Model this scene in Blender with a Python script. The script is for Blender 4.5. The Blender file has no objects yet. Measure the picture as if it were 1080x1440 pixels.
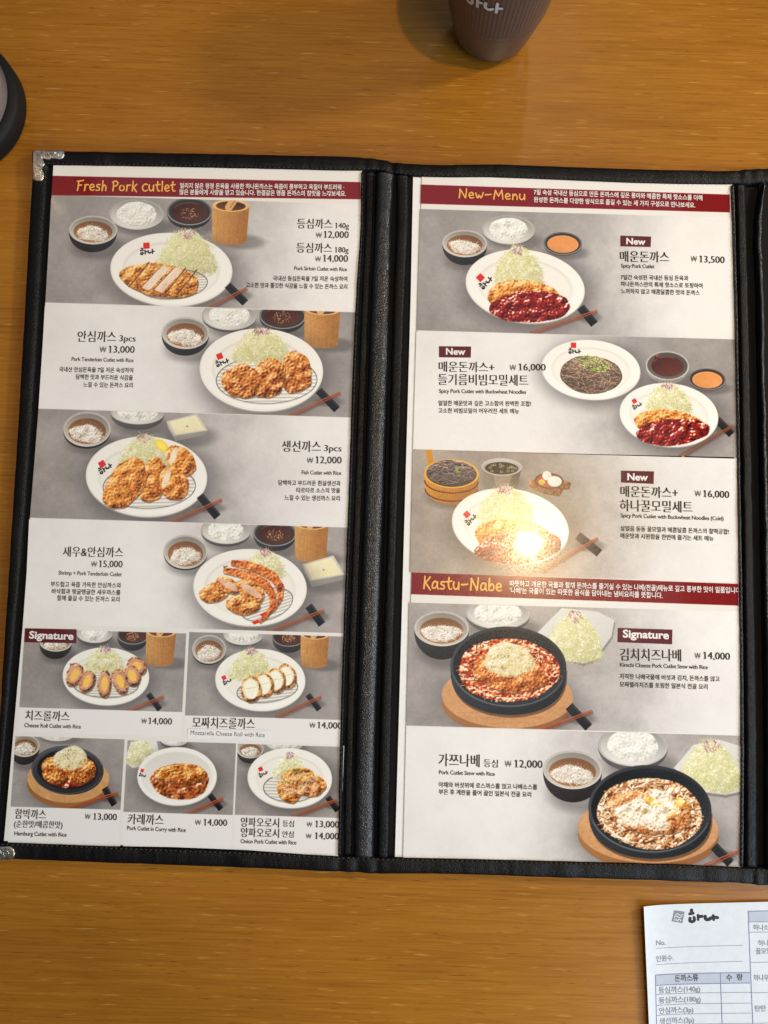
import bpy, bmesh, math, random
import numpy as np
from mathutils import Vector, Matrix

C = bpy.context.scene.collection
random.seed(3)

# ---------------------------------------------------------------- camera (solved from the two page rectangles)
CAM_LOC = (0.2219, -0.2648, 0.4850)
_w = Vector((-0.0918, 0.0020, -0.0296))
cam = bpy.data.cameras.new('camera')
cam.sensor_fit = 'VERTICAL'; cam.sensor_height = 36.0; cam.lens = 36.0 * 1082.0 / 1440.0
cam.clip_start = .01; cam.clip_end = 50
camo = bpy.data.objects.new('camera', cam); C.objects.link(camo)
camo.matrix_world = Matrix.Translation(CAM_LOC) @ Matrix.Rotation(_w.length, 4, _w.normalized()).transposed()
bpy.context.scene.camera = camo

# ---------------------------------------------------------------- light of the room
world = bpy.data.worlds.new('World'); bpy.context.scene.world = world; world.use_nodes = True
bg = world.node_tree.nodes['Background']; bg.inputs['Color'].default_value = (1, .93, .85, 1); bg.inputs['Strength'].default_value = .07

def lamp(name, kind, loc, energy, color, size=.1, size_y=None, target=None):
    l = bpy.data.lights.new(name, kind); l.energy = energy; l.color = color
    if kind == 'AREA':
        l.shape = 'RECTANGLE' if size_y else 'DISK'; l.size = size
        if size_y: l.size_y = size_y
    else: l.shadow_soft_size = size
    o = bpy.data.objects.new(name, l); C.objects.link(o); o.location = loc
    if target is not None: o.rotation_euler = (Vector(target) - Vector(loc)).to_track_quat('-Z', 'Y').to_euler()
    return o
def mirror(px, py, h):                        # where a lamp at height h stands so that its reflection falls on photo pixel px, py
    d = Matrix.Rotation(_w.length, 3, _w.normalized()).transposed() @ Vector(((px - 540) / 1082, -(py - 720) / 1082, -1))
    t = -(CAM_LOC[2] - .006) / d.z; p = Vector(CAM_LOC) + t * d; d.z = -d.z
    return p + d * ((h - .006) / d.z)
pend = lamp('ceiling_lamp', 'SPOT', mirror(740, 765, 1.45), 36, (1, .68, .34), .021, None, (.46, .10, 0))   # spot cone added to dim the table's lower left
pend.data.spot_size = math.radians(84); pend.data.spot_blend = 1
lamp('far_ceiling_lamp', 'POINT', mirror(738, 96, 1.45), 3, (1, .80, .58), .025)
lamp('side_lamp', 'POINT', (1.40, .30, .78), 42, (1, .88, .72), .07)
lamp('window_light', 'AREA', (1.5, -1.1, 1.0), 32, (.72, .86, 1), 1.3, 1.0, (.25, -.25, 0))
lamp('ceiling_bounce', 'AREA', (.20, .30, 2.3), 9, (.66, .82, 1), 2.2, 2.4, (.20, .30, 0))  # unseen soft panel added overhead, stands in for cool daylight off the ceiling

vs = bpy.context.scene.view_settings
vs.view_transform = 'Standard'; vs.look = 'None'; vs.exposure = 0; vs.gamma = 1; vs.use_curve_mapping = False

# ---------------------------------------------------------------- measuring the photograph
# camera solved from the page rectangles; pixels of the 1080x1440 photograph are turned into real points on a plane
CAM_W = (-0.0918, 0.0020, -0.0296)
FPX = 1082.0
ZP = 0.0055                                   # height of the page plane above the table
CAM_P = np.array([0.2219, -0.2648, 0.4795 + ZP])

def rotm(w):
    w = np.array(w); th = np.linalg.norm(w); k = w / th
    K = np.array([[0, -k[2], k[1]], [k[2], 0, -k[0]], [-k[1], k[0], 0]])
    return np.eye(3) + math.sin(th) * K + (1 - math.cos(th)) * K @ K
CAM_R = rotm(CAM_W)                           # world -> camera

def at(px, py, z=ZP):
    d = CAM_R.T @ np.array([(px - 540) / FPX, -(py - 720) / FPX, -1.0])
    t = (z - CAM_P[2]) / d[2]
    return CAM_P + t * d

ZONES = {'A': (0, 200, 2), 'B': (0, 560, 2), 'C': (0, 860, 2), 'D': (540, 220, 2), 'E': (540, 600, 2),
         'F': (540, 840, 2), 'H': (880, 1240, 5.4), 'G': (0, 0, 1)}

def zpx(zone, x, y):
    ox, oy, s = ZONES[zone]
    return ox + x / s, oy + y / s

# ---------------------------------------------------------------- print raster (the printed pictures, painted in code)
S = 6250.0                                    # raster cells per metre of paper
rng = np.random.default_rng(7)

def spectral(n, beta, seed):
    r = np.random.default_rng(seed)
    f = np.fft.rfft2(r.standard_normal((n, n)))
    ky = np.fft.fftfreq(n)[:, None]; kx = np.fft.rfftfreq(n)[None, :]
    k = np.sqrt(kx * kx + ky * ky); k[0, 0] = 1
    a = np.fft.irfft2(f * k ** (-beta), s=(n, n))
    a -= a.mean(); a /= a.std()
    return a.astype(np.float32)
CLOUD = spectral(1024, 1.5, 1)
GRAIN = spectral(1024, 0.7, 2)

def band(lo, hi, seed):
    r = np.random.default_rng(seed); f = np.fft.rfft2(r.standard_normal((1024, 1024)))
    k = np.sqrt(np.fft.fftfreq(1024)[:, None] ** 2 + np.fft.rfftfreq(1024)[None, :] ** 2)
    a = np.fft.irfft2(f * ((k > 1 / hi) & (k < 1 / lo)), s=(1024, 1024)); return ((a - a.mean()) / a.std()).astype(np.float32)
LUMP = band(12, 40, 5)
MIDN = band(5, 13, 6)
BIG = band(36, 90, 9)
FINEN = band(2.2, 5, 8)

def blur(a, r):
    r = max(1, int(r))
    for ax in (0, 1):
        for _ in range(2):
            p = [(0, 0), (0, 0)]; p[ax] = (r + 1, r); c = np.cumsum(np.pad(a, p, mode='constant'), axis=ax)
            n = a.shape[ax]; a = (np.take(c, range(2 * r + 1, 2 * r + 1 + n), ax) - np.take(c, range(0, n), ax)) / (2 * r + 1)
    return a

def C8(*c): return np.array(c, np.float32) / 255.0

class Sheet:
    """One printed page: origin and turn in the world, its raster, and the outlines of what is printed on it."""
    def __init__(s, ox, oy, turn, u0, v0, u1, v1, base):
        s.o = np.array([ox, oy]); s.t = turn
        s.u0, s.v0, s.u1, s.v1 = u0, v0, u1, v1
        s.w = int(round((u1 - u0) * S)); s.h = int(round((v1 - v0) * S))
        s.a = np.empty((s.h, s.w, 3), np.float32); s.a[:] = base
        s.clip = (0, 0, s.w, s.h); s.pieces = []; s.panels = []
    def uv(s, px, py):                        # photo pixel -> page metres (u right, v down)
        p = at(px, py)[:2] - s.o
        c, n = math.cos(-s.t), math.sin(-s.t)
        return c * p[0] - n * p[1], -(n * p[0] + c * p[1])
    def r(s, zone, x, y):                     # zone pixel -> raster
        u, v = s.uv(*zpx(zone, x, y))
        return (u - s.u0) * S, (v - s.v0) * S
    def k(s, zone, x, y):
        a = s.r(zone, x - 20, y); b = s.r(zone, x + 20, y)
        return (b[0] - a[0]) / 40
    def world(s, X, Y, z):                    # raster -> world
        u = X / S + s.u0; v = Y / S + s.v0
        c, n = math.cos(s.t), math.sin(s.t)
        return (s.o[0] + c * u + n * v, s.o[1] + n * u - c * v, z)
    def win(s, x0, y0, x1, y1):
        cx0, cy0, cx1, cy1 = s.clip
        x0 = max(int(math.floor(x0)), int(cx0)); y0 = max(int(math.floor(y0)), int(cy0))
        x1 = min(int(math.ceil(x1)), int(cx1)); y1 = min(int(math.ceil(y1)), int(cy1))
        if x1 <= x0 or y1 <= y0: return None
        X, Y = np.meshgrid(np.arange(x0, x1, dtype=np.float32) + .5, np.arange(y0, y1, dtype=np.float32) + .5)
        return (slice(y0, y1), slice(x0, x1)), X, Y
    def put(s, sl, cov, col):
        a = s.a[sl]; a += (col - a) * cov[..., None]
    # ---- primitives (raster coordinates)
    def ell(s, cx, cy, a, b, col, rot=0, alpha=1, soft=1.2, grad=None, tex=0):
        R = max(a, b) + soft * 2 + 2
        g = s.win(cx - R, cy - R, cx + R, cy + R)
        if g is None: return
        sl, X, Y = g
        c, n = math.cos(rot), math.sin(rot)
        x = ((X - cx) * c + (Y - cy) * n) / a; y = (-(X - cx) * n + (Y - cy) * c) / b
        q = np.sqrt(x * x + y * y) + 1e-6
        cov = np.clip(.5 - (q - 1) * min(a, b) / soft, 0, 1) * alpha
        if soft > 4: cov = cov * cov * (3 - 2 * cov) if alpha == 1 else alpha * ((cov / alpha) ** 2 * (3 - 2 * cov / alpha))
        s.put(sl, cov, s.shade(col, x, y, X, Y, grad, tex))
    def shade(s, col, x, y, X, Y, grad, tex):
        if grad is None and not tex: return col
        c = np.broadcast_to(col, X.shape + (3,)).copy()
        if grad is not None:
            gx, gy, col2 = grad
            t = np.clip(.5 + .5 * (gx * x + gy * y), 0, 1)[..., None]
            c += (col2 - c) * t
        if tex:
            ix = (X.astype(int) * 2) % 1024; iy = (Y.astype(int) * 2) % 1024
            c *= 1 + tex * GRAIN[iy, ix][..., None]
            if tex >= .1: c *= 1 + .12 * LUMP[Y.astype(int) % 1024, X.astype(int) % 1024][..., None]
        return c
    def poly(s, pts, col, alpha=1, grad=None, tex=0, ss=2):
        p = np.array(pts, np.float32)
        x0, y0 = p.min(0); x1, y1 = p.max(0)
        g = s.win(x0 - 1, y0 - 1, x1 + 1, y1 + 1)
        if g is None: return
        sl, X, Y = g
        cov = np.zeros(X.shape, np.float32)
        offs = [(i + .5) / ss - .5 for i in range(ss)]
        q = np.roll(p, -1, 0)
        for oy in offs:
            for ox in offs:
                ins = np.zeros(X.shape, bool)
                xx = X + ox; yy = Y + oy
                for (ax, ay), (bx, by) in zip(p, q):
                    if ay == by: continue
                    m = (ay > yy) != (by > yy)
                    ins ^= m & (xx < (bx - ax) * (yy - ay) / (by - ay) + ax)
                cov += ins
        cov *= alpha / (ss * ss)
        mx, my = (x0 + x1) / 2, (y0 + y1) / 2
        s.put(sl, cov, s.shade(col, (X - mx) / max(1, (x1 - x0) / 2), (Y - my) / max(1, (y1 - y0) / 2), X, Y, grad, tex))
    def relief(s, pts, stops, lump=1.0, mid=1.0, fine=1.0, dome=1.0, rag=.5, gloss=0, alpha=1, edge=.35):
        """paints a lumpy surface as a studio photograph would show it: a height field lit from the upper left, coloured by a ramp"""
        p = np.array(pts, np.float32); m = 10
        x0, y0 = p.min(0) - m; x1, y1 = p.max(0) + m
        old = s.clip; s.clip = (0, 0, s.w, s.h); g = s.win(x0, y0, x1, y1); s.clip = old
        if g is None: return
        sl, X, Y = g
        cov = np.zeros(X.shape, np.float32); q = np.roll(p, -1, 0)
        ins = np.zeros(X.shape, bool)
        for (ax, ay), (bx, by) in zip(p, q):
            if ay != by: ins ^= ((ay > Y) != (by > Y)) & (X < (bx - ax) * (Y - ay) / (by - ay) + ax)
        cov = ins.astype(np.float32); sz = min(x1 - x0, y1 - y0) - 2 * m
        ox, oy = int(rng.integers(1024)), int(rng.integers(1024)); ix, iy = (X.astype(int) + ox) % 1024, (Y.astype(int) + oy) % 1024
        L, M, F = LUMP[iy, ix], MIDN[iy, ix], FINEN[iy, ix]
        soft = blur(cov, 3); body = blur(cov, max(3, sz * .16))
        cov = np.clip((soft - .5 + rag * .22 * (M * .6 + F * .5)) * 3.2 + .5, 0, 1) * np.clip((body - .05) * 12, 0, 1)
        h = dome * body * sz * .46 + 6.5 * lump * BIG[iy, ix] + 2.1 * lump * L + .85 * mid * M + .38 * fine * F
        gy, gx = np.gradient(h)
        sh = .5 + .17 * (-gx * -.62 - gy * -.78) * 1.0
        ao = .055 * (1.0 * lump * BIG[iy, ix] + 1.0 * lump * L + .9 * mid * M + .6 * fine * F)
        rimd = edge * np.clip(.62 - body, 0, 1)
        t = np.clip(sh + ao - rimd + .03, 0, 1)
        st = np.array([a for a, b in stops]); cs = np.array([b for a, b in stops])
        col = np.stack([np.interp(t, st, cs[:, i]) for i in range(3)], -1).astype(np.float32)
        if gloss:
            sp = np.clip((-gx * -.45 - gy * -.75 + .25 * M) - 1.05, 0, 1.0)[..., None] * gloss
            col = col + (np.array([1, .95, .9], np.float32) - col) * np.clip(sp, 0, .9)
        cx0, cy0, cx1, cy1 = s.clip
        inc = ((X >= cx0) & (X < cx1) & (Y >= cy0) & (Y < cy1)).astype(np.float32)
        s.put(sl, cov * inc * alpha, col)
    def line(s, x0, y0, x1, y1, w, col, alpha=1):
        g = s.win(min(x0, x1) - w - 1, min(y0, y1) - w - 1, max(x0, x1) + w + 1, max(y0, y1) + w + 1)
        if g is None: return
        sl, X, Y = g
        dx, dy = x1 - x0, y1 - y0; L = dx * dx + dy * dy + 1e-6
        t = np.clip(((X - x0) * dx + (Y - y0) * dy) / L, 0, 1)
        d = np.sqrt((X - x0 - t * dx) ** 2 + (Y - y0 - t * dy) ** 2)
        s.put(sl, np.clip(w / 2 + .5 - d, 0, 1) * alpha, col)
    def curve(s, pts, w, col, alpha=1):
        for a, b in zip(pts[:-1], pts[1:]): s.line(a[0], a[1], b[0], b[1], w, col, alpha)
    def arc(s, cx, cy, a, b, t0, t1, w, col, alpha=1, n=14, rot=0):
        s.curve([ellp(cx, cy, a, b, t0 + (t1 - t0) * i / n, rot) for i in range(n + 1)], w, col, alpha)
    # ---- pieces: outlines of printed items
    def piece(s, name, outline, label=None):
        s.pieces.append((len(s.panels) - 1, name, outline, s.clip, label))

def ellp(cx, cy, a, b, t, rot=0):
    x, y = a * math.cos(t), b * math.sin(t); c, n = math.cos(rot), math.sin(rot)
    return (cx + x * c - y * n, cy + x * n + y * c)
def ellpts(cx, cy, a, b, rot=0, n=40):
    return [ellp(cx, cy, a, b, 2 * math.pi * i / n, rot) for i in range(n)]
def blob(cx, cy, a, b, rot=0, jit=.06, n=36):
    ph = rng.uniform(0, 6.28, 5)
    out = []
    for i in range(n):
        t = 2 * math.pi * i / n
        q = 1 + jit * (math.sin(2 * t + ph[0]) + .7 * math.sin(3 * t + ph[1]) + .5 * math.sin(5 * t + ph[2]) + .4 * math.sin(9 * t + ph[3]))
        out.append(ellp(cx, cy, a * q, b * q, t, rot))
    return out
def inside(p, x, y):
    r = False
    for (ax, ay), (bx, by) in zip(p, p[1:] + p[:1]):
        if (ay > y) != (by > y) and x < (bx - ax) * (y - ay) / (by - ay) + ax: r = not r
    return r
def scatter(p, n):
    a = np.array(p); lo, hi = a.min(0), a.max(0); out = []
    while len(out) < n:
        q = rng.uniform(lo, hi)
        if inside(p, q[0], q[1]): out.append((float(q[0]), float(q[1])))
    return out
def hull(pts):
    pts = sorted(set((round(x, 2), round(y, 2)) for x, y in pts))
    def half(ps):
        h = []
        for p in ps:
            while len(h) > 1 and (h[-1][0] - h[-2][0]) * (p[1] - h[-2][1]) - (h[-1][1] - h[-2][1]) * (p[0] - h[-2][0]) <= 0: h.pop()
            h.append(p)
        return h
    return half(pts)[:-1] + half(pts[::-1])[:-1]

def mix(a, b, t): return a + (b - a) * t
INK = C8(38, 35, 34)

class Dish:
    """Paints the crockery and food of one printed picture; coordinates are in a measuring zone."""
    def __init__(s, sh, zone): s.sh, s.z = sh, zone
    def p(s, x, y): return s.sh.r(s.z, x, y)
    def k(s, x, y): return s.sh.k(s.z, x, y)
    def shadow(s, cx, cy, a, b, alpha=.4):
        s.sh.ell(cx, cy, a, b, C8(70, 66, 66), alpha=alpha, soft=min(a, b) * .7)
    def bowl(s, x, y, a, b, bottom, outer=C8(40, 36, 35), rim=C8(188, 184, 178), inner=C8(210, 204, 194), label=None, name='bowl', lip=.93):
        sh = s.sh; k = s.k(x, y); cx, cy = s.p(x, y); a *= k; b *= k; D = (bottom - y) * k
        s.shadow(cx + .25 * a, cy + .75 * D, a * 1.05, D * .55)
        low = [(cx + a * math.cos(t), cy + D * max(0, math.sin(t)) ** .86) for t in np.linspace(0, math.pi, 25)]
        sh.poly(low, outer, grad=(-.55, -.6, mix(outer, C8(215, 212, 208), .22)), tex=.05)
        sh.ell(cx, cy, a, b, rim, tex=.03, grad=(0, .9, mix(rim, C8(235, 233, 230), .45)))
        sh.ell(cx, cy + b * .02, a * lip, b * (lip - .02), inner, grad=(.3, -1, mix(inner, C8(60, 56, 54), .45)))
        sh.arc(cx, cy, a * .985, b * .985, .25, 2.9, 1.3, C8(238, 236, 232), .6)
        up = [ellp(cx, cy, a, b, t) for t in np.linspace(math.pi, 2 * math.pi, 22)]
        sh.piece(name, low + up[1:-1], label)
        return cx, cy, a, b, k
    def soup(s, x, y, a, b, bottom, tint=C8(168, 124, 88)):
        cx, cy, a, b, k = s.bowl(x, y, a, b, bottom, label='dark bowl of brown soup with white bits', name='soup_bowl')
        sh = s.sh
        sh.ell(cx, cy + b * .12, a * .8, b * .74, tint, grad=(.4, -.8, tint * .72), tex=.04)
        sh.relief(blob(cx - a * .02, cy + b * .26, a * .68, b * .5, 0, .1), [(0, C8(150, 132, 110)), (.4, C8(222, 214, 202)), (.7, C8(246, 243, 236)), (1, C8(255, 254, 250))], lump=.8, mid=1.1, fine=.4, rag=1.6, dome=.5)
        for q in scatter(ellpts(cx - a * .02, cy + b * .3, a * .66, b * .5), 60):
            t = rng.uniform(-.9, .9); L = rng.uniform(2, 8) * a / 50
            v = rng.uniform(.80, 1.0)
            sh.line(q[0], q[1] + 1, q[0] + L * math.cos(t), q[1] + L * math.sin(t) + 1, 2.6, tint * .6, .3)
            sh.line(q[0], q[1], q[0] + L * math.cos(t), q[1] + L * math.sin(t), 2.4, C8(246, 243, 236) * v, .95)
        for q in scatter(ellpts(cx, cy + b * .25, a * .6, b * .45), 14):
            sh.line(q[0], q[1], q[0] + 2, q[1] + 1, 1.8, C8(70, 80, 50), .8)
        sh.piece('soup', ellpts(cx, cy + b * .12, a * .8, b * .74))
    def rice(s, x, y, a, b, bottom, outer=C8(84, 81, 80)):
        cx, cy, a, b, k = s.bowl(x, y, a, b, bottom, outer=outer, rim=C8(165, 163, 160), inner=C8(226, 223, 217), label='grey bowl of white rice', name='rice_bowl')
        sh = s.sh
        m = blob(cx, cy - b * .03, a * .74, b * .78, 0, .02)
        sh.relief(m, [(0, C8(170, 168, 158)), (.4, C8(222, 222, 214)), (.65, C8(240, 240, 235)), (1, C8(255, 255, 252))], lump=1.0, mid=.9, fine=.3, dome=.6, rag=.6)
        for q in scatter(m, int(a * b * .05)):
            t = rng.uniform(0, 3.14); L = rng.uniform(2, 4)
            v = rng.uniform(.86, 1.0)
            sh.line(q[0], q[1] + 1.3, q[0] + L * math.cos(t), q[1] + L * math.sin(t) + 1.3, 2.2, C8(196, 196, 182), .35)
            sh.line(q[0], q[1], q[0] + L * math.cos(t), q[1] + L * math.sin(t), 2.2, C8(250, 250, 245) * v, .8)
        sh.piece('rice', m)
    def sauce(s, x, y, a, b, bottom, tint=C8(66, 32, 20), sesame=True, outer=C8(46, 42, 40), rim=C8(92, 88, 84), fill=.8, label='small dark bowl of sauce'):
        cx, cy, a, b, k = s.bowl(x, y, a, b, bottom, outer=outer, rim=rim, inner=mix(rim, C8(40, 36, 34), .5), label=label, name='sauce_bowl')
        sh = s.sh
        sh.ell(cx, cy + b * .06, a * fill, b * fill * .95, tint, grad=(.5, .6, mix(tint, C8(255, 240, 220), .16)), tex=.03)
        sh.arc(cx, cy + b * .06, a * fill * .93, b * fill * .88, 3.6, 5.2, 1.6, C8(235, 215, 190), .45)
        if sesame:
            for q in scatter(ellpts(cx - a * .02, cy + b * .12, a * .42, b * .46), 70):
                t = rng.uniform(0, 3.1)
                sh.line(q[0], q[1], q[0] + 2.4 * math.cos(t), q[1] + 2.4 * math.sin(t), 2, mix(C8(232, 200, 160), C8(190, 140, 100), rng.uniform(0, 1)), .95)
        sh.piece('sauce', ellpts(cx, cy + b * .06, a * fill, b * fill * .95))
    def woodcup(s, x0, x1, y0, y1):
        sh = s.sh; k = s.k(x0, y0); ax, ay = s.p(x0, y0); bx, by = s.p(x1, y1)
        w = (bx - ax) / 2; cx = (ax + bx) / 2; e = w * .34; top = ay + e; bot = by - e * .8
        s.shadow(cx + w * .7, bot + e * .2, w * 1.2, e * 1.2)
        body = [(cx - w, top)] + [ellp(cx, bot, w * .93, e * .85, t) for t in np.linspace(math.pi, 0, 14)] + [(cx + w, top)]
        body = body[:1] + [ellp(cx, bot, w * .93, e * .85, t) for t in np.linspace(math.pi, 0, 14)] + body[-1:]
        wood = C8(205, 162, 108)
        sh.poly(body, wood, grad=(.9, 0, C8(158, 112, 64)), tex=.05)
        for i in range(26):
            gx = rng.uniform(-.94, .94) * w
            y = rng.uniform(top, bot); L = rng.uniform(.2, .8) * (bot - top)
            sh.line(cx + gx, y, cx + gx * .98, min(y + L, bot + e * .5), 1.1, C8(140, 92, 48), .35)
        sh.ell(cx, top, w, e, C8(224, 186, 136), tex=.04)
        sh.ell(cx, top + e * .06, w * .8, e * .76, C8(122, 80, 46), grad=(.5, -.8, C8(70, 42, 24)))
        sh.line(cx - w * .1, top + e * .3, cx + w * .28, top - e * 1.6, w * .42, C8(214, 174, 124))
        sh.line(cx - w * .02, top + e * .3, cx + w * .36, top - e * 1.6, w * .1, C8(170, 124, 76), .7)
        up = [ellp(cx, top, w, e, t) for t in np.linspace(2 * math.pi, math.pi, 14)]
        sh.piece('wooden_cup', body[::-1][:0] + body + up[1:-1])
    def plate(s, x, y, a, b, rot=.03, base=C8(238, 236, 230), bowl=False):
        sh = s.sh; k = s.k(x, y); cx, cy = s.p(x, y); a *= k; b *= k
        s.shadow(cx + a * .06, cy + b * .14, a * 1.06, b * 1.06, .55)
        sh.ell(cx, cy + b * .03, a, b, C8(168, 163, 158), rot=rot)
        sh.ell(cx, cy, a, b, base, rot=rot, grad=(-.2, .7, C8(226, 223, 217)), tex=.006)
        sh.ell(cx, cy - b * .012, a * .975, b * .965, base * .985, rot=rot, grad=(.1, .6, C8(244, 243, 238)))
        if bowl:
            sh.ell(cx, cy + b * .02, a * .9, b * .86, C8(214, 210, 204), rot=rot, soft=5, grad=(.1, .8, C8(240, 239, 235)))
        else:
            sh.ell(cx, cy + b * .01, a * .8, b * .76, C8(231, 228, 221), rot=rot, soft=7, grad=(-.1, -.9, C8(222, 218, 210)))
            sh.ell(cx, cy + b * .03, a * .76, b * .72, C8(236, 233, 226), rot=rot, soft=8)
        sh.arc(cx, cy, a * .985, b * .98, .35, 2.9, 1.6, C8(253, 252, 249), .8, 26, rot)
        sh.piece('plate', ellpts(cx, cy, a, b, rot), 'white oval plate')
        return cx, cy, a, b
    def logo(s, x, y, sz, ang=-.25, dx=0, dy=15):
        sh = s.sh; k = s.k(x, y); cx, cy = s.p(x, y); q = sz * k * .88
        c, n = math.cos(ang), math.sin(ang)
        sq = [(cx + (i * c - j * n) * q / 2, cy + (i * n + j * c) * q / 2) for i, j in ((-1, -1), (1, -1), (1, 1), (-1, 1))]
        sh.poly(sq, C8(200, 44, 38))
        for j in (-.25, .15):
            sh.line(cx - q * .25, cy + j * q, cx + q * .25, cy + (j - .1) * q, 1.1, C8(240, 180, 165), .8)
        sh.piece('stamp_mark', sq)
        X, Y = cx + dx * k, cy + dy * k
        def st(pts, w):
            sh.curve([(X + (i * c - j * n) * q, Y + (i * n + j * c) * q) for i, j in pts], w * q, C8(30, 27, 26))
        draw_logo(st)
    def cabbage(s, x0, x1, y0, y1, dense=1.0, purple=True, skew=0):
        sh = s.sh; k = s.k(x0, y0); ax, ay = s.p(x0, y0); bx, by = s.p(x1, y1)
        w, h = bx - ax, by - ay; cx = (ax + bx) / 2
        o = []
        for t in np.linspace(0, 1, 17):      # right flank from the base to the tip and down the left one
            o.append((cx + w * .5 * (1 - t ** 1.7) ** .62 + skew * w * t, by - h * t * .97 + rng.uniform(-.025, .025) * h))
        for t in np.linspace(1, 0, 17)[1:]:
            o.append((cx - w * .5 * (1 - t ** 1.6) ** .66 + skew * w * t, by - h * t * .97 + rng.uniform(-.025, .025) * h))
        for t in np.linspace(math.pi, 0, 9)[1:-1]: o.append((cx + w * .5 * math.cos(t), by + h * .13 * math.sin(t)))
        sh.relief(o, [(0, C8(176, 172, 128)), (.3, C8(218, 215, 178)), (.5, C8(236, 234, 204)), (.7, C8(248, 246, 228)), (1, C8(255, 254, 246))], lump=.9, mid=1.0, fine=.6, dome=.55, rag=1.6, edge=.25)
        cols = [C8(250, 248, 222), C8(244, 240, 200), C8(255, 254, 242), C8(232, 229, 172), C8(214, 214, 142), C8(250, 244, 208)]
        for q in scatter(o, int(w * h * .038 * dense)):
            lit = .93 + .05 * LUMP[int(q[1]) % 1024, int(q[0]) % 1024] + .12 * ((cx - q[0]) / w) - .16 * max(0, (q[1] - ay) / h - .5)
            t = rng.normal(1.1, 1.0) * (1 if q[0] > cx else -1)
            L = rng.uniform(5, 15) * w / 150
            dx, dy = L * math.cos(t), L * math.sin(t)
            bend = rng.uniform(-.6, .6)
            mx, my = q[0] + dx * .5 - dy * bend, q[1] + dy * .5 + dx * bend
            sh.curve([(q[0], q[1] + 1.2), (mx, my + 1.2), (q[0] + dx, q[1] + dy + 1.2)], 1.5, C8(168, 164, 96), .3)
            sh.curve([q, (mx, my), (q[0] + dx, q[1] + dy)], 1.6, np.clip(cols[rng.integers(6)] * lit, 0, 1), .62)
        if purple:
            px, py = cx + skew * w + 0, ay + h * .13
            for q in scatter(ellpts(px, py, w * .13, h * .13), 55):
                t = rng.uniform(0, 3.1); L = rng.uniform(4, 12) * w / 150
                sh.line(q[0], q[1], q[0] + L * math.cos(t), q[1] + L * math.sin(t), 1.6, [C8(150, 100, 128), C8(200, 160, 176), C8(230, 206, 210), C8(124, 76, 106)][rng.integers(4)], .9)
        sh.piece('shredded_cabbage', o)
    def crumbs(s, o, base=C8(200, 132, 60), dens=.09, light=C8(236, 186, 108), dark=C8(136, 76, 28), name='cutlet', label=None, size=1.0):
        sh = s.sh; a = np.array(o); lo, hi = a.min(0), a.max(0); w, h = hi - lo
        sh.poly([(x + 3, y + 6) for x, y in o], C8(96, 70, 46), alpha=.6)
        sh.relief(o, [(0, dark * .6), (.2, dark), (.38, mix(dark, base, .8)), (.54, mix(base, light, .15)), (.72, light), (1, mix(light, C8(255, 240, 205), .75))], lump=1.25 * size, mid=1.3, fine=1.0, rag=1.0)
        for q in scatter(o, int(w * h * .008)):
            t = rng.uniform(0, 3.14); L = rng.uniform(1.5, 5); sh.line(q[0], q[1] + 1.2, q[0] + L * math.cos(t), q[1] + L * math.sin(t) + 1.2, 1.6, dark, .5)
            sh.line(q[0], q[1], q[0] + L * math.cos(t), q[1] + L * math.sin(t), 1.5, mix(light, C8(255, 236, 196), rng.uniform(0, .8)), .8)
        if name: sh.piece(name, o, label)
    def crumb_blob(s, x, y, a, b, rot=0, jit=.05, **kw):
        k = s.k(x, y); cx, cy = s.p(x, y)
        o = blob(cx, cy, a * k, b * k, rot, jit); s.crumbs(o, **kw); return o
    def rack(s, x, y, a, b, rot=.0, n=11):
        sh = s.sh; k = s.k(x, y); cx, cy = s.p(x, y); a *= k; b *= k
        g = C8(86, 82, 78)
        sh.arc(cx, cy + 4, a, b, 0, 6.2832, 2.2, C8(150, 145, 138), .5, 40, rot)
        for i in range(n):
            f = -.9 + 1.8 * i / (n - 1); hw = math.sqrt(1 - f * f)
            p, q = ellp(cx, cy, a, b, math.atan2(f, -hw), rot), ellp(cx, cy, a, b, math.atan2(f, hw), rot)
            sh.line(p[0], p[1] + 3, q[0], q[1] + 3, 1.6, C8(165, 160, 152), .6)
            sh.line(p[0], p[1], q[0], q[1], 1.5, C8(128, 124, 118), .9)
        sh.arc(cx, cy, a, b, 0, 6.2832, 2.4, g, 1, 44, rot)
        sh.arc(cx, cy - 1, a, b, .4, 2.6, 1, C8(205, 202, 196), .8, 30, rot)
        sh.piece('wire_rack', ellpts(cx, cy, a, b, rot))
    def sticks(s, x0, y0, x1, y1, rx0, ry0, rx1, ry1, rw=22):
        sh = s.sh; k = s.k(x0, y0)
        a, b = s.p(rx0, ry0), s.p(rx1, ry1)
        L = math.hypot(b[0] - a[0], b[1] - a[1]); n = (-(b[1] - a[1]) / L, (b[0] - a[0]) / L); h = rw * k / 2
        rest = [(a[0] + n[0] * h, a[1] + n[1] * h), (a[0] - n[0] * h, a[1] - n[1] * h), (b[0] - n[0] * h, b[1] - n[1] * h), (b[0] + n[0] * h, b[1] + n[1] * h)]
        s.shadow((a[0] + b[0]) / 2 + 5, (a[1] + b[1]) / 2 + 6, L * .55, h * 1.3, .4)
        sh.poly(rest, C8(48, 45, 47), grad=(.3, .8, C8(24, 22, 24)))
        sh.line(a[0] - n[0] * h * .7, a[1] - n[1] * h * .7, b[0] - n[0] * h * .7, b[1] - n[1] * h * .7, 2, C8(104, 100, 102), .8)
        sh.piece('chopstick_rest', rest)
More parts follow.
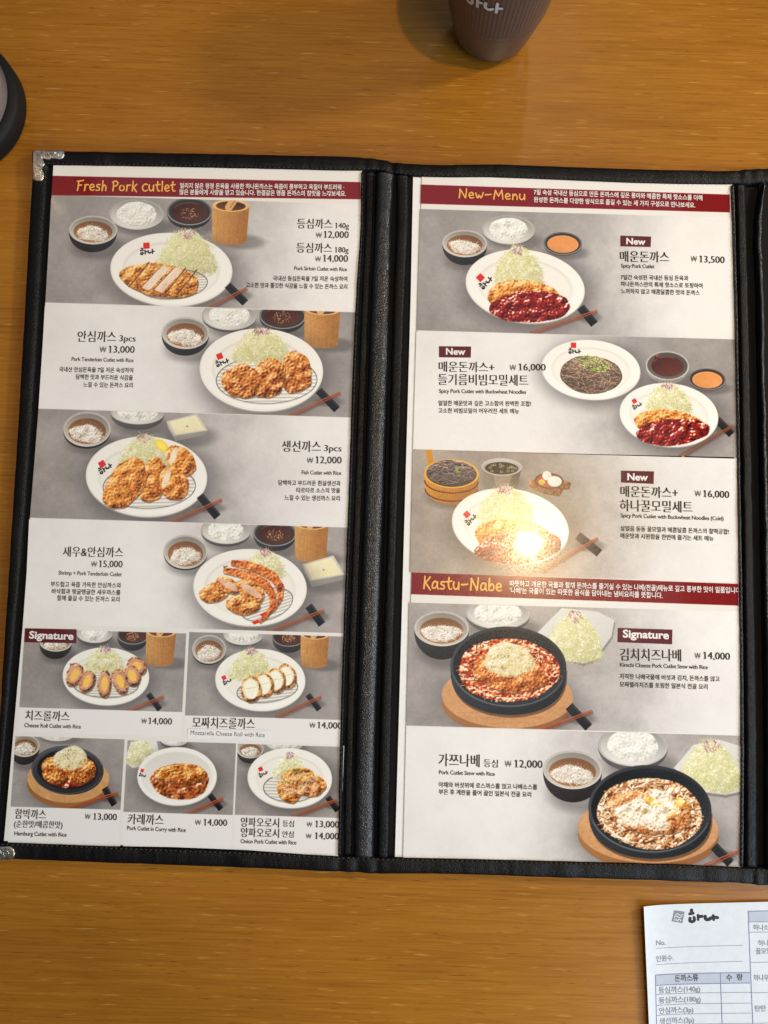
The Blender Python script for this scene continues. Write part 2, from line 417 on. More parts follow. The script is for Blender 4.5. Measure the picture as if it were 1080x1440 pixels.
        for off, c in ((0, C8(162, 84, 48)), (8, C8(140, 66, 38))):
            p, q = s.p(x0 + off * .9, y0 + off * .9), s.p(x1 + off * .2, y1 + off * .55)
            sh.line(p[0] + 2, p[1] + 6, q[0] + 2, q[1] + 6, 5, C8(60, 54, 52), .3)
            sh.line(p[0], p[1], q[0], q[1], 4.6, c)
            sh.line(p[0], p[1] - 1.3, q[0], q[1] - 1.3, 1.3, mix(c, C8(240, 190, 150), .5), .8)
            L = math.hypot(q[0] - p[0], q[1] - p[1]); n = (-(q[1] - p[1]) / L * 2.6, (q[0] - p[0]) / L * 2.6)
            sh.piece('chopstick', [(p[0] + n[0], p[1] + n[1]), (p[0] - n[0], p[1] - n[1]), (q[0] - n[0], q[1] - n[1]), (q[0] + n[0], q[1] + n[1])])
    def tartar(s, x, y, w, h):
        sh = s.sh; k = s.k(x, y); cx, cy = s.p(x, y); w *= k; h *= k
        top = [(cx - w * .5, cy - h * .18), (cx + w * .22, cy - h * .5), (cx + w * .5, cy + h * .12), (cx - w * .3, cy + h * .36)]
        s.shadow(cx + w * .1, cy + h * .35, w * .6, h * .4)
        side = [top[0], top[3], top[2], (cx + w * .44, cy + h * .3), (cx - w * .26, cy + h * .56), (cx - w * .44, cy + h * .1)]
        sh.poly(side, C8(188, 184, 176), grad=(.5, .5, C8(140, 136, 130)))
        sh.poly(top, C8(206, 202, 192))
        ins = [(cx + (px - cx) * .86, cy - h * .03 + (py - cy + h * .03) * .86) for px, py in top]
        sh.poly(ins, C8(240, 234, 206), grad=(.3, .6, C8(226, 218, 180)), tex=.02)
        sh.line(cx - 3, cy - 2, cx + 3, cy - 1, 2.4, C8(70, 100, 60))
        sh.line(cx, cy - 4, cx + 2, cy + 2, 1.6, C8(60, 84, 50))
        sh.piece('square_dish', [top[0], top[1], top[2], side[3], side[4], side[5]], 'square white dish of tartar sauce')
    def red_sauce(s, o, base=C8(122, 24, 16), hi=C8(226, 150, 130)):
        sh = s.sh; a = np.array(o); w, h = a.max(0) - a.min(0)
        sh.relief(o, [(0, base * .35), (.35, base * .8), (.6, base * 1.15), (.85, mix(base, hi, .35)), (1, hi)], lump=1.5, mid=.55, fine=.12, rag=.8, gloss=.9, dome=.6)
        for q in scatter(o, int(w * h * .004)): sh.ell(q[0], q[1], rng.uniform(1.5, 4), rng.uniform(1, 2.6), mix(C8(190, 60, 30), C8(90, 12, 8), rng.uniform(0, 1)), rot=rng.uniform(0, 3), alpha=.7)
        sh.piece('red_sauce', o, 'glossy dark red sauce')
    def slice_ring(s, x, y, a, b, rot, crust, meat, core, cr=.45):
        sh = s.sh; k = s.k(x, y); cx, cy = s.p(x, y); a *= k; b *= k
        o = blob(cx, cy, a, b, rot, .03, 26)
        s.crumbs(o, base=crust, dens=.07, name='cutlet_slice', light=mix(crust, C8(245, 200, 130), .6), dark=crust * .55)
        sh.relief(ellpts(cx - 1, cy - 1, a * .78, b * .8, rot), [(0, meat * .6), (.5, meat), (1, mix(meat, C8(255, 250, 240), .6))], lump=.4, mid=.5, fine=.5, dome=.25, rag=.5, edge=.2)
        sh.ell(cx, cy, a * cr, b * cr * 1.25, core, rot=rot, tex=.03, soft=2.2)

def draw_logo(st):
    """brush lettering read off the crockery: two syllables in ink"""
    st([(-.9, -.55), (-.72, -.5)], .22); st([(-1.05, -.22), (-.62, -.26)], .2)
    st([(-.98, .12), (-1.04, .34), (-.84, .46), (-.66, .3), (-.7, .08)], .22)
    st([(-.34, -.25), (-.32, .4)], .2); st([(-.3, .02), (-.08, .0)], .2)
    st([(.16, -.12), (.18, .2), (.42, .28), (.6, .16)], .22)
    st([(.82, -.3), (.84, .36)], .2); st([(.86, .04), (1.1, .03)], .2)
# ---------------------------------------------------------------- the two printed pages
PAPER = C8(226, 224, 219)
LEFT = Sheet(0, 0, 0, -.002, -.006, .2070, .4330, PAPER)
RIGHT = Sheet(.2343 + .0053, -.0004, .0021, -.001, -.006, .2080, .4340, PAPER)

def panel(sh, zone, pts, label, lightx, dark=C8(160, 155, 152), bright=C8(230, 228, 226), cap=None, flip=1, spread=.5):
    """concrete coloured picture ground, fading to pale on the text side; cap = zone y where a plain white caption starts"""
    R = [sh.r(zone, *p) for p in pts]
    xs = sorted(p[0] for p in R); ys = sorted(p[1] for p in R)
    x0, x1 = (xs[0] + xs[1]) / 2, (xs[2] + xs[3]) / 2; y0, y1 = (ys[0] + ys[1]) / 2, (ys[2] + ys[3]) / 2
    x0, y0 = max(x0, 0), max(y0, 0); x1, y1 = min(x1, sh.w), min(y1, sh.h)
    if cap is None:
        if x0 < .012 * S: x0 = 0
        if x1 > sh.w - .012 * S: x1 = sh.w
    full = [(min(max(p[0], 2), sh.w - 2), min(max(p[1], 2), sh.h - 2)) for p in R]
    sh.panels.append((label, full))
    yc = y1
    if cap is not None:
        yc = sh.r(zone, pts[0][0], cap)[1]
    sh.clip = (x0, y0, x1, yc)
    sl, X, Y = sh.win(x0, y0, x1, yc)
    t = (X - x0) / (x1 - x0)
    if flip < 0: t = 1 - t
    t = np.clip((t - lightx) / spread + .5, 0, 1); t = t * t * (3 - 2 * t)
    off = len(sh.panels) * 137
    n = CLOUD[((Y * 1.3).astype(int) + off) % 1024, ((X * 1.3).astype(int) + off * 2) % 1024]
    g = GRAIN[(Y.astype(int) + off) % 1024, X.astype(int) % 1024]
    t = t + .03 * n * (1 - abs(2 * t - 1)) + .006 * n
    col = dark + (bright - dark) * np.clip(t, 0, 1)[..., None]
    col *= (1 + (.027 * n + .014 * g) * (1.3 - np.clip(t, 0, 1)))[..., None]
    sh.a[sl] = col
    if cap is not None:
        sh.clip = (x0, yc, x1, y1)
        g = sh.win(x0, yc, x1, y1); sh.put(g[0], np.ones(g[1].shape, np.float32), C8(229, 228, 226))
        sh.clip = (x0, y0, x1, yc)
    return Dish(sh, zone)

def lerp(a, b, t): return (a[0] + (b[0] - a[0]) * t, a[1] + (b[1] - a[1]) * t)

def paint_left():
    sh = LEFT
    # --- sirloin
    d = panel(sh, 'A', [(144, 157), (1012, 166), (1004, 467), (128, 460)], 'panel with sliced pork sirloin cutlet on a white plate', .66)
    d.rice(384, 203, 77, 45, 249); d.sauce(533, 195, 63, 40, 246); d.woodcup(598, 696, 160, 291); d.soup(262, 247, 68, 42, 312)
    d.plate(482, 358, 172, 107); d.logo(412, 291, 20, -.1, 3, 17); d.cabbage(444, 606, 238, 358)
    d.rack(488, 400, 96, 42, -.12)
    k = d.k(450, 390)
    o = d.crumb_blob(450, 388, 112, 48, .16, .03, label='sliced breaded cutlet')
    for f, m in ((-.62, 0), (-.3, 1), (.04, 1), (.36, 0), (.66, 0)):
        cx, cy = d.p(450 + f * 105 + 6, 386 + f * 17)
        a, b = (cx + 26 * k, cy - 40 * k), (cx - 26 * k, cy + 33 * k)
        if m:
            q = [(a[0] + 3 * k, a[1] + 3 * k), (a[0] + 27 * k, a[1] + 11 * k), (b[0] + 22 * k, b[1] + 7 * k), (b[0] - 1 * k, b[1] - 2 * k)]
            sh.relief(q, [(0, C8(190, 150, 120)), (.45, C8(232, 212, 192)), (1, C8(252, 244, 234))], lump=.5, mid=.6, fine=.6, dome=.3, rag=.5, edge=.25)
            sh.curve([q[0], q[3]], 3, C8(122, 66, 24), .8); sh.curve([q[3], q[2]], 4, C8(150, 88, 36), .9)
            sh.piece('meat_slice', q)
        else:
            sh.curve([a, (lerp(a, b, .5)[0] + 3, lerp(a, b, .5)[1]), b], 5, C8(84, 40, 14), .8)
            sh.line(a[0] + 4, a[1] + 2, b[0] + 4, b[1] + 2, 2.5, C8(236, 196, 140), .6)
    d.sticks(580, 466, 693, 409, 640, 402, 690, 452)
    # --- tenderloin
    d = panel(sh, 'A', [(126, 462), (1003, 470), (985, 768), (110, 754)], 'panel with three pork tenderloin cutlets on a white plate', .42, flip=-1)
    d.rice(645, 488, 77, 42, 536); d.sauce(795, 488, 65, 38, 538); d.woodcup(857, 953, 452, 581); d.soup(522, 537, 67, 46, 602)
    d.plate(735, 640, 174, 119); d.logo(618, 602, 19, -.4, 8, 17); d.rack(750, 668, 142, 68, -.04, 13); d.cabbage(655, 815, 514, 615)
    for x, y, a, b, r in ((830, 648, 48, 58, -.3), (752, 664, 52, 56, .2), (678, 672, 50, 52, -.1)):
        d.crumb_blob(x, y, a, b, r, .07, base=C8(188, 112, 50), light=C8(228, 164, 86), dark=C8(122, 62, 24), size=1.2)
    d.sticks(806, 770, 955, 703, 896, 698, 948, 752)
    # --- fish
    d = panel(sh, 'B', [(108, 36), (992, 50), (985, 360), (84, 340)], 'panel with fish cutlets and tartar sauce', .64)
    d.rice(387, 40, 76, 34, 90); d.soup(245, 87, 67, 50, 143); d.tartar(526, 80, 118, 76)
    d.plate(412, 220, 171, 114); d.logo(287, 185, 20, -.6, 10, 12); d.rack(420, 248, 130, 62, -.05, 12); d.cabbage(338, 470, 96, 190)
    k = d.k(460, 130); c = d.p(455, 133); sh.ell(c[0], c[1], 22 * k, 13 * k, C8(236, 206, 60), rot=.7); sh.ell(c[0] - 1, c[1], 17 * k, 9 * k, C8(246, 226, 120), rot=.7)
    for x, y, a, b, r, w in ((508, 176, 52, 34, .9, 1), (428, 230, 38, 66, .12, 0), (488, 240, 40, 48, -.35, 1), (352, 240, 52, 76, .55, 0)):
        d.crumb_blob(x, y, a, b, r, .05, base=C8(204, 124, 50), light=C8(240, 182, 96))
        if w:
            c = d.p(x - 20, y - 14); k = d.k(x, y); sh.relief(ellpts(c[0], c[1], 9 * k, 27 * k, .3), [(0, C8(200, 160, 120)), (.5, C8(240, 222, 196)), (1, C8(255, 248, 236))], lump=.6, mid=.8, fine=.7, dome=.3, rag=1)
    d.sticks(470, 350, 622, 284, 562, 274, 612, 334)
    # --- shrimp
    d = panel(sh, 'B', [(82, 341), (985, 361), (970, 656), (68, 640)], 'panel with fried shrimp and pork tenderloin cutlets', .42, flip=-1)
    d.rice(635, 372, 70, 38, 418); d.sauce(773, 380, 60, 36, 430); d.woodcup(830, 920, 336, 462); d.soup(522, 432, 62, 48, 484); d.tartar(910, 484, 120, 86)
    d.plate(703, 532, 160, 108); d.logo(655, 462, 6, -.4, -20, 12); d.rack(750, 580, 76, 42, -.35, 10); d.cabbage(690, 800, 420, 500)
    k = d.k(700, 540)
    for off in (0, 1):
        pts = [d.p(x - 22 * off * (1 if off else 0), y + 22 * off) for x, y in ((650, 462), (690, 468), (735, 482), (770, 502), (788, 530), (788, 562), (770, 592), (750, 606))]
        o = []
        for i, p in enumerate(pts):
            q = pts[min(i + 1, len(pts) - 1)]; r = pts[max(i - 1, 0)]
            L = math.hypot(q[0] - r[0], q[1] - r[1]); n = (-(q[1] - r[1]) / L, (q[0] - r[0]) / L)
            wd = (5 + 8 * math.sin(math.pi * min(1, (i + .5) / 6))) * k
            o.append((p[0] + n[0] * wd, p[1] + n[1] * wd)); o.insert(0, (p[0] - n[0] * wd, p[1] - n[1] * wd))
        d.crumbs(o, base=C8(206, 108, 42), light=C8(240, 172, 96), dark=C8(140, 52, 18), name='fried_shrimp')
        t = pts[-1]
        sh.poly([(t[0] - 3 * k, t[1] - 6 * k), (t[0] - 20 * k, t[1] + 3 * k), (t[0] - 12 * k, t[1] + 9 * k), (t[0] + 4 * k, t[1] + 2 * k)], C8(206, 50, 28))
    for x, y, a, b, r, m in ((604, 545, 46, 26, -.35, 0), (642, 526, 38, 20, .5, 1), (705, 542, 46, 26, .55, 1), (683, 582, 48, 26, .1, 0)):
        d.crumb_blob(x, y, a, b, r, .04, base=C8(196, 120, 54))
        if m:
            c = d.p(x + 2, y); sh.relief(ellpts(c[0], c[1], a * k * .8, 10 * k, r), [(0, C8(170, 120, 96)), (.5, C8(222, 186, 160)), (1, C8(246, 228, 212))], lump=.5, mid=.7, fine=.6, dome=.3, rag=.8)
    d.sticks(745, 658, 910, 595, 868, 584, 906, 636)
    # --- cheese roll
    d = panel(sh, 'C', [(70, 50), (523, 60), (510, 352), (50, 340)], 'panel with cheese roll cutlet slices', 1.3, cap=270)
    d.rice(266, 60, 52, 28, 98); d.sauce(374, 66, 44, 26, 110); d.woodcup(412, 490, 42, 155); d.soup(157, 86, 46, 26, 133)
    d.plate(298, 182, 122, 80); d.logo(208, 150, 11, -.3, 0, 0); d.rack(298, 205, 92, 36, 0, 10); d.cabbage(240, 350, 94, 166)
    for x, y, a, b, r in ((210, 178, 24, 32, .45), (384, 154, 30, 24, .7), (372, 180, 24, 30, -.5), (245, 196, 22, 32, .3), (338, 196, 22, 36, -.4), (294, 203, 20, 38, 0)):
        d.slice_ring(x, y, a, b, r, C8(150, 96, 58), C8(206, 156, 134), C8(238, 196, 104))
    d.sticks(350, 280, 458, 238, 417, 232, 450, 276, 16)
    # --- mozzarella roll
    d = panel(sh, 'C', [(532, 60), (972, 68), (965, 375), (518, 362)], 'panel with mozzarella cheese roll slices', 1.3, cap=293)
    d.rice(684, 66, 56, 28, 98); d.sauce(812, 72, 46, 26, 116); d.woodcup(846, 922, 50, 160); d.soup(588, 106, 48, 40, 150)
    d.plate(732, 192, 127, 86); d.logo(630, 186, 13, -.5, 10, 10); d.rack(752, 220, 86, 34, -.15, 9); d.cabbage(645, 765, 96, 188)
    for x, y, a, b in ((806, 182, 28, 34), (776, 194, 28, 34), (742, 206, 28, 34), (706, 218, 30, 36)):
        d.slice_ring(x, y, a, b, -.15, C8(184, 118, 56), C8(236, 228, 200), C8(246, 243, 226), .6)
    for x, y in ((806, 180), (776, 192), (742, 204), (706, 216)):
        p, q = d.p(x - 16, y + 2), d.p(x + 16, y - 4); sh.line(*p, *q, 1.5, C8(150, 146, 90), .6)
    d.sticks(775, 293, 902, 238, 866, 234, 898, 276, 16)
    # --- hamburg
    d = panel(sh, 'C', [(45, 352), (347, 359), (338, 660), (22, 655)], 'panel with hamburg cutlet on a black hot plate', 1.3, cap=549)
    d.rice(160, 340, 55, 24, 364); d.soup(70, 378, 42, 30, 430)
    cx, cy = d.p(192, 470); k = d.k(192, 470)
    d.shadow(cx + 10, cy + 30 * k, 118 * k, 62 * k)
    sh.ell(cx, cy + 14 * k, 115 * k, 66 * k, C8(150, 108, 68)); sh.ell(cx, cy, 115 * k, 66 * k, C8(204, 164, 118), tex=.05)
    for i in range(8): sh.arc(cx, cy, 113 * k - i * 5, 64 * k - i * 3, .1, 2.9, 1, C8(160, 116, 74), .5, 20)
    sh.piece('wooden_board', ellpts(cx, cy + 6 * k, 115 * k, 72 * k))
    cx, cy = d.p(190, 446); sh.ell(cx, cy, 102 * k, 67 * k, C8(44, 44, 48), rot=.06, grad=(-.3, -.8, C8(88, 88, 94)))
    sh.ell(cx, cy - 2, 86 * k, 54 * k, C8(34, 32, 34), rot=.06); sh.arc(cx, cy, 99 * k, 64 * k, .2, 6, 2.4, C8(130, 132, 138), .6, 40)
    sh.piece('hot_plate', ellpts(cx, cy, 102 * k, 67 * k, .06))
    c = d.p(190, 452); o = blob(c[0], c[1], 78 * k, 40 * k, 0, .05); d.red_sauce(o, C8(150, 52, 22))
    d.crumb_blob(158, 444, 44, 36, -.2, .06, base=C8(186, 100, 40)); d.crumb_blob(226, 446, 42, 36, .3, .06, base=C8(176, 92, 40))
    d.cheese(198, 412, 46, 32); d.sticks(185, 552, 330, 508, 294, 496, 322, 544, 18)
    # --- curry
    d = panel(sh, 'C', [(355, 360), (661, 373), (654, 665), (346, 660)], 'panel with pork cutlet in curry in a white bowl', 1.3, cap=564)
    d.rice(490, 358, 42, 20, 386)
    c = d.p(395, 412); k = d.k(395, 410); o = [d.p(x, y) for x, y in ((352, 420), (368, 366), (440, 362), (448, 400), (420, 434), (372, 440))]
    sh.poly(o, C8(226, 224, 220)); sh.piece('side_plate', o); d.cabbage(354, 436, 352, 425, purple=False)
    d.plate(498, 463, 112, 80, 0, bowl=True); d.logo(400, 447, 10, .2, 2, 13)
    c = d.p(506, 478); o = blob(c[0], c[1], 84 * k, 48 * k, 0, .03); d.red_sauce(o, C8(172, 104, 54), C8(232, 190, 140))
    o = d.crumb_blob(510, 456, 76, 26, 0, .05, base=C8(186, 108, 46)); c = d.p(505, 496)
    for q in scatter(ellpts(c[0], c[1], 60 * k, 22 * k), 14): sh.ell(q[0], q[1], rng.uniform(4, 9), rng.uniform(3, 6), [C8(190, 80, 50), C8(160, 100, 60), C8(120, 60, 40)][rng.integers(3)], tex=.06)
    d.sticks(508, 572, 625, 524, 590, 516, 622, 556, 16)
    # --- onion
    d = panel(sh, 'C', [(668, 375), (968, 378), (956, 690), (658, 668)], 'panel with pork cutlet under shredded onion', 1.3, cap=572)
    d.rice(800, 372, 52, 20, 384); d.soup(704, 388, 38, 24, 426)
    d.plate(815, 468, 119, 82); d.logo(733, 443, 13, -.5, 8, 13); d.rack(815, 496, 74, 38, 0, 9); d.cabbage(770, 858, 392, 468)
    d.crumb_blob(812, 505, 36, 28, .3, .06, base=C8(190, 116, 56)); d.crumb_blob(872, 490, 44, 30, -.2, .06, base=C8(190, 106, 60)); d.crumb_blob(840, 462, 44, 24, 0, .06, base=C8(206, 150, 80))
    c = d.p(840, 482)
    for q in scatter(ellpts(c[0], c[1], 62 * k, 34 * k), 150):
        t = rng.uniform(0, 3.1); L = rng.uniform(8, 22); m = (q[0] + L * .5 * math.cos(t) + rng.uniform(-3, 3), q[1] + L * .5 * math.sin(t))
        sh.curve([q, m, (q[0] + L * math.cos(t + .3), q[1] + L * math.sin(t + .3))], 1.6, mix(C8(246, 236, 224), C8(190, 150, 120), rng.uniform(0, .6)), .85)
    sh.piece('shredded_onion', ellpts(c[0], c[1], 66 * k, 36 * k))
    c = d.p(832, 446)
    for q in scatter(ellpts(c[0], c[1], 12 * k, 8 * k), 20): sh.line(q[0], q[1], q[0] + 3, q[1] + 1, 2.6, C8(90, 130, 60))
    d.sticks(820, 574, 945, 528, 922, 522, 950, 560, 16)

def cheese(s, x, y, a, b, herb=True):
    sh = s.sh; k = s.k(x, y); cx, cy = s.p(x, y)
    o = blob(cx, cy, a * k, b * k, 0, .06)
    sh.relief(o, [(0, C8(150, 120, 70)), (.4, C8(218, 200, 150)), (.65, C8(238, 230, 198)), (1, C8(255, 253, 240))], lump=1.1, mid=1, fine=.6, rag=1)
    for q in scatter(o, int(a * b * k * k * .14)):
        t = rng.uniform(0, 3.1); L = rng.uniform(4, 12)
        sh.line(q[0], q[1] + 1.2, q[0] + L * math.cos(t), q[1] + L * math.sin(t) + 1.2, 1.6, C8(176, 154, 106), .35)
        sh.line(q[0], q[1], q[0] + L * math.cos(t), q[1] + L * math.sin(t), 1.7, mix(C8(250, 247, 230), C8(226, 214, 172), rng.uniform(0, 1)), .9)
    if herb:
        for q in scatter(ellpts(cx, cy - b * k * .35, a * k * .5, b * k * .5), 40): sh.line(q[0], q[1], q[0] + 2, q[1] + 1, 1.7, C8(92, 104, 56), .85)
    sh.piece('melted_cheese', o)
Dish.cheese = cheese

def pot(d, x, y, a, b, bottom, bx, by, ba, bb):
    sh = d.sh; k = d.k(x, y); cx, cy = d.p(bx, by)
    d.shadow(cx + 10, cy + 26 * k, ba * 1.04 * k, bb * 1.02 * k)
    sh.ell(cx, cy + 20 * k, ba * k, bb * k, C8(172, 130, 92), grad=(.6, .3, C8(138, 98, 66)))
    sh.ell(cx, cy, ba * k, bb * k, C8(206, 166, 128), tex=.05, grad=(.3, .5, C8(190, 146, 106)))
    for i in range(16):
        f = rng.uniform(-.9, .9); hw = math.sqrt(1 - f * f) * ba * k
        sh.line(cx - hw * rng.uniform(.3, .95), cy + f * bb * k, cx + hw * rng.uniform(.3, .95), cy + f * bb * k - 8, 1.4, C8(164, 118, 80), .4)
    sh.piece('wooden_board', ellpts(cx, cy + 9 * k, ba * k, (bb + 10) * k))
    cx, cy = d.p(x, y); a *= k; b *= k; D = (bottom - y) * k
    low = [(cx + a * math.cos(t), cy + D * max(0, math.sin(t)) ** .7) for t in np.linspace(0, math.pi, 25)]
    sh.poly([(px + 4, py + 10) for px, py in low], C8(70, 50, 36), alpha=.6)
    sh.poly(low, C8(30, 31, 34), grad=(-.7, -.2, C8(70, 72, 76)), tex=.05)
    sh.ell(cx, cy, a, b, C8(38, 40, 42), grad=(-.4, .4, C8(96, 100, 104)))
    sh.ell(cx, cy + 2, a * .955, b * .94, C8(28, 29, 31), grad=(.5, .7, C8(58, 60, 62)))
    sh.arc(cx, cy, a * .98, b * .97, .3, 2.8, 1.6, C8(150, 154, 156), .7, 30)
    sh.piece('black_pot', low + [ellp(cx, cy, a, b, t) for t in np.linspace(math.pi, 2 * math.pi, 24)][1:-1])
    return cx, cy, a, b, k

def strips(d, o, n, cols, shadow):
    """curved shreds of onion and noodles lying in a stew"""
    for q in scatter(o, n):
        t = rng.uniform(0, 6.28); L = rng.uniform(14, 46); bend = rng.uniform(-.5, .5); w = rng.uniform(2.5, 5.5)
        pts = []
        for j in range(7):
            f = j / 6 - .5; x, y = L * f, L * bend * (1 - 4 * f * f); pts.append((q[0] + x * math.cos(t) - y * math.sin(t), q[1] + (x * math.sin(t) + y * math.cos(t)) * .7))
        if not all(inside(o, *p) for p in pts): continue
        c = cols[rng.integers(len(cols))]
        d.sh.curve([(x + 1, y + 3) for x, y in pts], w + 1, shadow, .5); d.sh.curve(pts, w, c * .9, .95); d.sh.curve([(x - .5, y - .8) for x, y in pts], w * .45, np.clip(c * 1.08, 0, 1), .9)

def spicy(d, px, py, s, orange=False):
    sh = d.sh; k = d.k(px, py)
    c = d.p(px - 4 * s, py + 10 * s)
    d.crumb_blob(px + 2 * s, py + 14 * s, 112 * s, 50 * s, .1, .03, base=C8(202, 124, 50), label='breaded cutlet half covered in red sauce')
    c = d.p(px + 14 * s, py + 38 * s)
    o = blob(c[0], c[1], 116 * s * k, 45 * s * k, -.1, .035)
    d.red_sauce(o, C8(128, 26, 16))

def noodles(d, x, y, a, b, n=240, col=C8(164, 138, 120)):
    sh = d.sh; k = d.k(x, y); cx, cy = d.p(x, y); a *= k; b *= k
    o = blob(cx, cy, a, b, 0, .02)
    sh.poly(o, col * .62, tex=.05)
    for i in range(n):
        r = math.sqrt(rng.uniform(0, .95)); t = rng.uniform(0, 6.28); q = (cx + a * r * math.cos(t), cy + b * r * math.sin(t))
        th = rng.normal(.35 if rng.uniform() < .6 else 2.2, .5); L = rng.uniform(.3, .75) * a; bend = rng.uniform(-.25, .25)
        pts = []
        for j in range(6):
            f = j / 5 - .5; x_, y_ = L * f, L * bend * (1 - 4 * f * f)
            p = (q[0] + x_ * math.cos(th) - y_ * math.sin(th), q[1] + (x_ * math.sin(th) + y_ * math.cos(th)) * b / a)
            dd = math.hypot((p[0] - cx) / a, (p[1] - cy) / b)
            if dd > .97: p = (cx + (p[0] - cx) / dd * .97, cy + (p[1] - cy) / dd * .97)
            pts.append(p)
        v = rng.uniform(.55, 1.3) * (1.1 - .25 * (q[1] - cy) / b)
        sh.curve([(p_[0], p_[1] + 1.6) for p_ in pts], 2, col * .4, .6)
        sh.curve(pts, 2.1, np.clip(col * v, 0, 1), .95); sh.curve([(p_[0] - .5, p_[1] - .7) for p_ in pts[1:4]], .9, np.clip(col * v * 1.5, 0, 1), .6)
    sh.piece('buckwheat_noodles', o)

def paint_right():
    sh = RIGHT
    # --- spicy cutlet
    d = panel(sh, 'D', [(102, 149), (967, 171), (977, 511), (92, 492)], 'panel with spicy pork cutlet under red sauce', .62)
    d.rice(350, 206, 74, 43, 250); d.soup(227, 245, 63, 40, 308); d.sauce(503, 245, 54, 33, 280, tint=C8(214, 148, 92), sesame=False, fill=.82, label='small dark bowl of orange sauce')
    d.plate(397, 365, 168, 106, .1); d.logo(271, 341, 21, -.8, 16, 14); d.cabbage(306, 448, 243, 358); spicy(d, 398, 385, 1)
    d.sticks(410, 494, 598, 433, 553, 424, 592, 472, 24)
    # --- with noodles
    d = panel(sh, 'D', [(91, 493), (977, 512), (986, 850), (81, 825)], 'panel with buckwheat noodles and spicy pork cutlet', .44, flip=-1)
    d.plate(582, 600, 139, 86, .04); d.logo(533, 531, 17, 0, 3, 17); noodles(d, 582, 614, 86, 55, 260)
    c = d.p(590, 583); k = d.k(590, 583)
    for q in scatter(ellpts(c[0], c[1], 48 * k, 23 * k, .2), 190):
        sh.ell(q[0], q[1], rng.uniform(1.6, 3.4), rng.uniform(1.4, 2.6), [C8(150, 186, 70), C8(186, 208, 110), C8(112, 156, 50), C8(212, 224, 160)][rng.integers(4)], rot=rng.uniform(0, 3))
    sh.piece('chopped_scallion', ellpts(c[0], c[1], 52 * k, 26 * k, .2))
    d.sauce(797, 588, 61, 42, 640, tint=C8(78, 34, 26), sesame=False, outer=C8(150, 144, 140), rim=C8(180, 174, 168), fill=.74, label='grey bowl of dark broth')
    d.logo(768, 560, 7, 0, 0, 8); d.sauce(909, 627, 52, 31, 660, tint=C8(214, 150, 98), sesame=False, fill=.82, label='small dark bowl of orange sauce')
    d.sticks(830, 840, 978, 757, 936, 740, 978, 782, 22)
    d.plate(801, 727, 139, 91, .05); d.logo(704, 688, 14, -.5, 8, 13); d.cabbage(735, 865, 632, 712); spicy(d, 800, 742, .87)
    # --- cold noodles
    d = panel(sh, 'E', [(80, 66), (985, 86), (992, 440), (70, 409)], 'panel with cold buckwheat noodles in a wooden bucket', .62, dark=C8(168, 158, 148))
    cx, cy = d.p(190, 132); k = d.k(190, 130)
    p, q = d.p(134, 120), d.p(126, 66); sh.line(*p, *q, 17 * k, C8(200, 146, 62))
    d.shadow(cx + 20, cy + 70 * k, 80 * k, 30 * k)
    a, b = 77 * k, 41 * k; D = 88 * k
    low = [(cx + a * (1 - .12 * max(0, math.sin(t))) * math.cos(t), cy + D * max(0, math.sin(t)) ** .45) for t in np.linspace(0, math.pi, 31)]
    sh.poly(low, C8(214, 164, 84), grad=(.7, .3, C8(156, 102, 40)), tex=.05)
    for i in range(20):
        f = -.95 + 1.9 * i / 19; sh.line(cx + a * f, cy + b * .8 * math.sqrt(max(0, 1 - f * f)), cx + a * f * .9, cy + D * .62 + b * .75 * math.sqrt(max(0, 1 - f * f)), 1.1, C8(130, 84, 34), .5)
    for f, w in ((.22, 5), (.46, 5)): sh.curve([(cx + a * (1 - f * .1) * math.cos(t), cy + D * f * 1.1 + b * .82 * math.sin(t)) for t in np.linspace(0.03, math.pi - .03, 20)], w, C8(110, 62, 36))
    sh.ell(cx, cy, a, b, C8(222, 176, 96)); sh.ell(cx, cy + 1, a * .92, b * .9, C8(90, 64, 42))
    sh.piece('wooden_bucket', low + [ellp(cx, cy, a, b, t) for t in np.linspace(math.pi, 2 * math.pi, 24)][1:-1])
    noodles(d, 190, 130, 70, 36, 200, C8(138, 122, 114))
    for i in range(16):
        t = rng.uniform(.2, 1.4); c = d.p(200, 112); L = rng.uniform(14, 40)
        sh.line(c[0], c[1], c[0] + L * math.cos(t), c[1] + L * math.sin(t), 1.6, C8(150, 164, 90), .8)
    cx, cy = d.p(331, 113); a, b = 57 * k, 25 * k
    low = [(cx + a, cy), (cx + a * .8, cy + 48 * k)] + [ellp(cx, cy + 48 * k, a * .8, b * .6, t) for t in np.linspace(0, math.pi, 10)] + [(cx - a, cy)]
    d.shadow(cx + 14, cy + 48 * k, a, b)
    sh.poly(low, C8(150, 142, 132), grad=(.9, 0, C8(96, 86, 76)), tex=.04); sh.poly([(x_ - a * .4 if x_ > cx else x_ + a * .5, y_) for x_, y_ in low], C8(196, 176, 150), alpha=.4)
    sh.ell(cx, cy, a, b, C8(196, 192, 186)); sh.ell(cx, cy, a * .94, b * .9, C8(140, 134, 126), grad=(0, -.8, C8(206, 202, 196))); sh.ell(cx, cy + b * .16, a * .82, b * .7, C8(70, 56, 40))
    for q in scatter(ellpts(cx, cy + b * .16, a * .7, b * .5), 14): sh.arc(q[0], q[1], 5, 3.4, 0, 6.28, 1.6, C8(214, 216, 180), .9, 8)
    sh.piece('metal_bowl', low + [ellp(cx, cy, a, b, t) for t in np.linspace(math.pi, 2 * math.pi, 20)][1:-1], 'metal bowl of dark broth')
    o = [d.p(x_, y_) for x_, y_ in ((408, 150), (426, 150), (440, 138), (490, 142), (508, 152), (527, 158), (522, 176), (506, 178), (494, 196), (452, 190), (430, 180), (410, 172))]
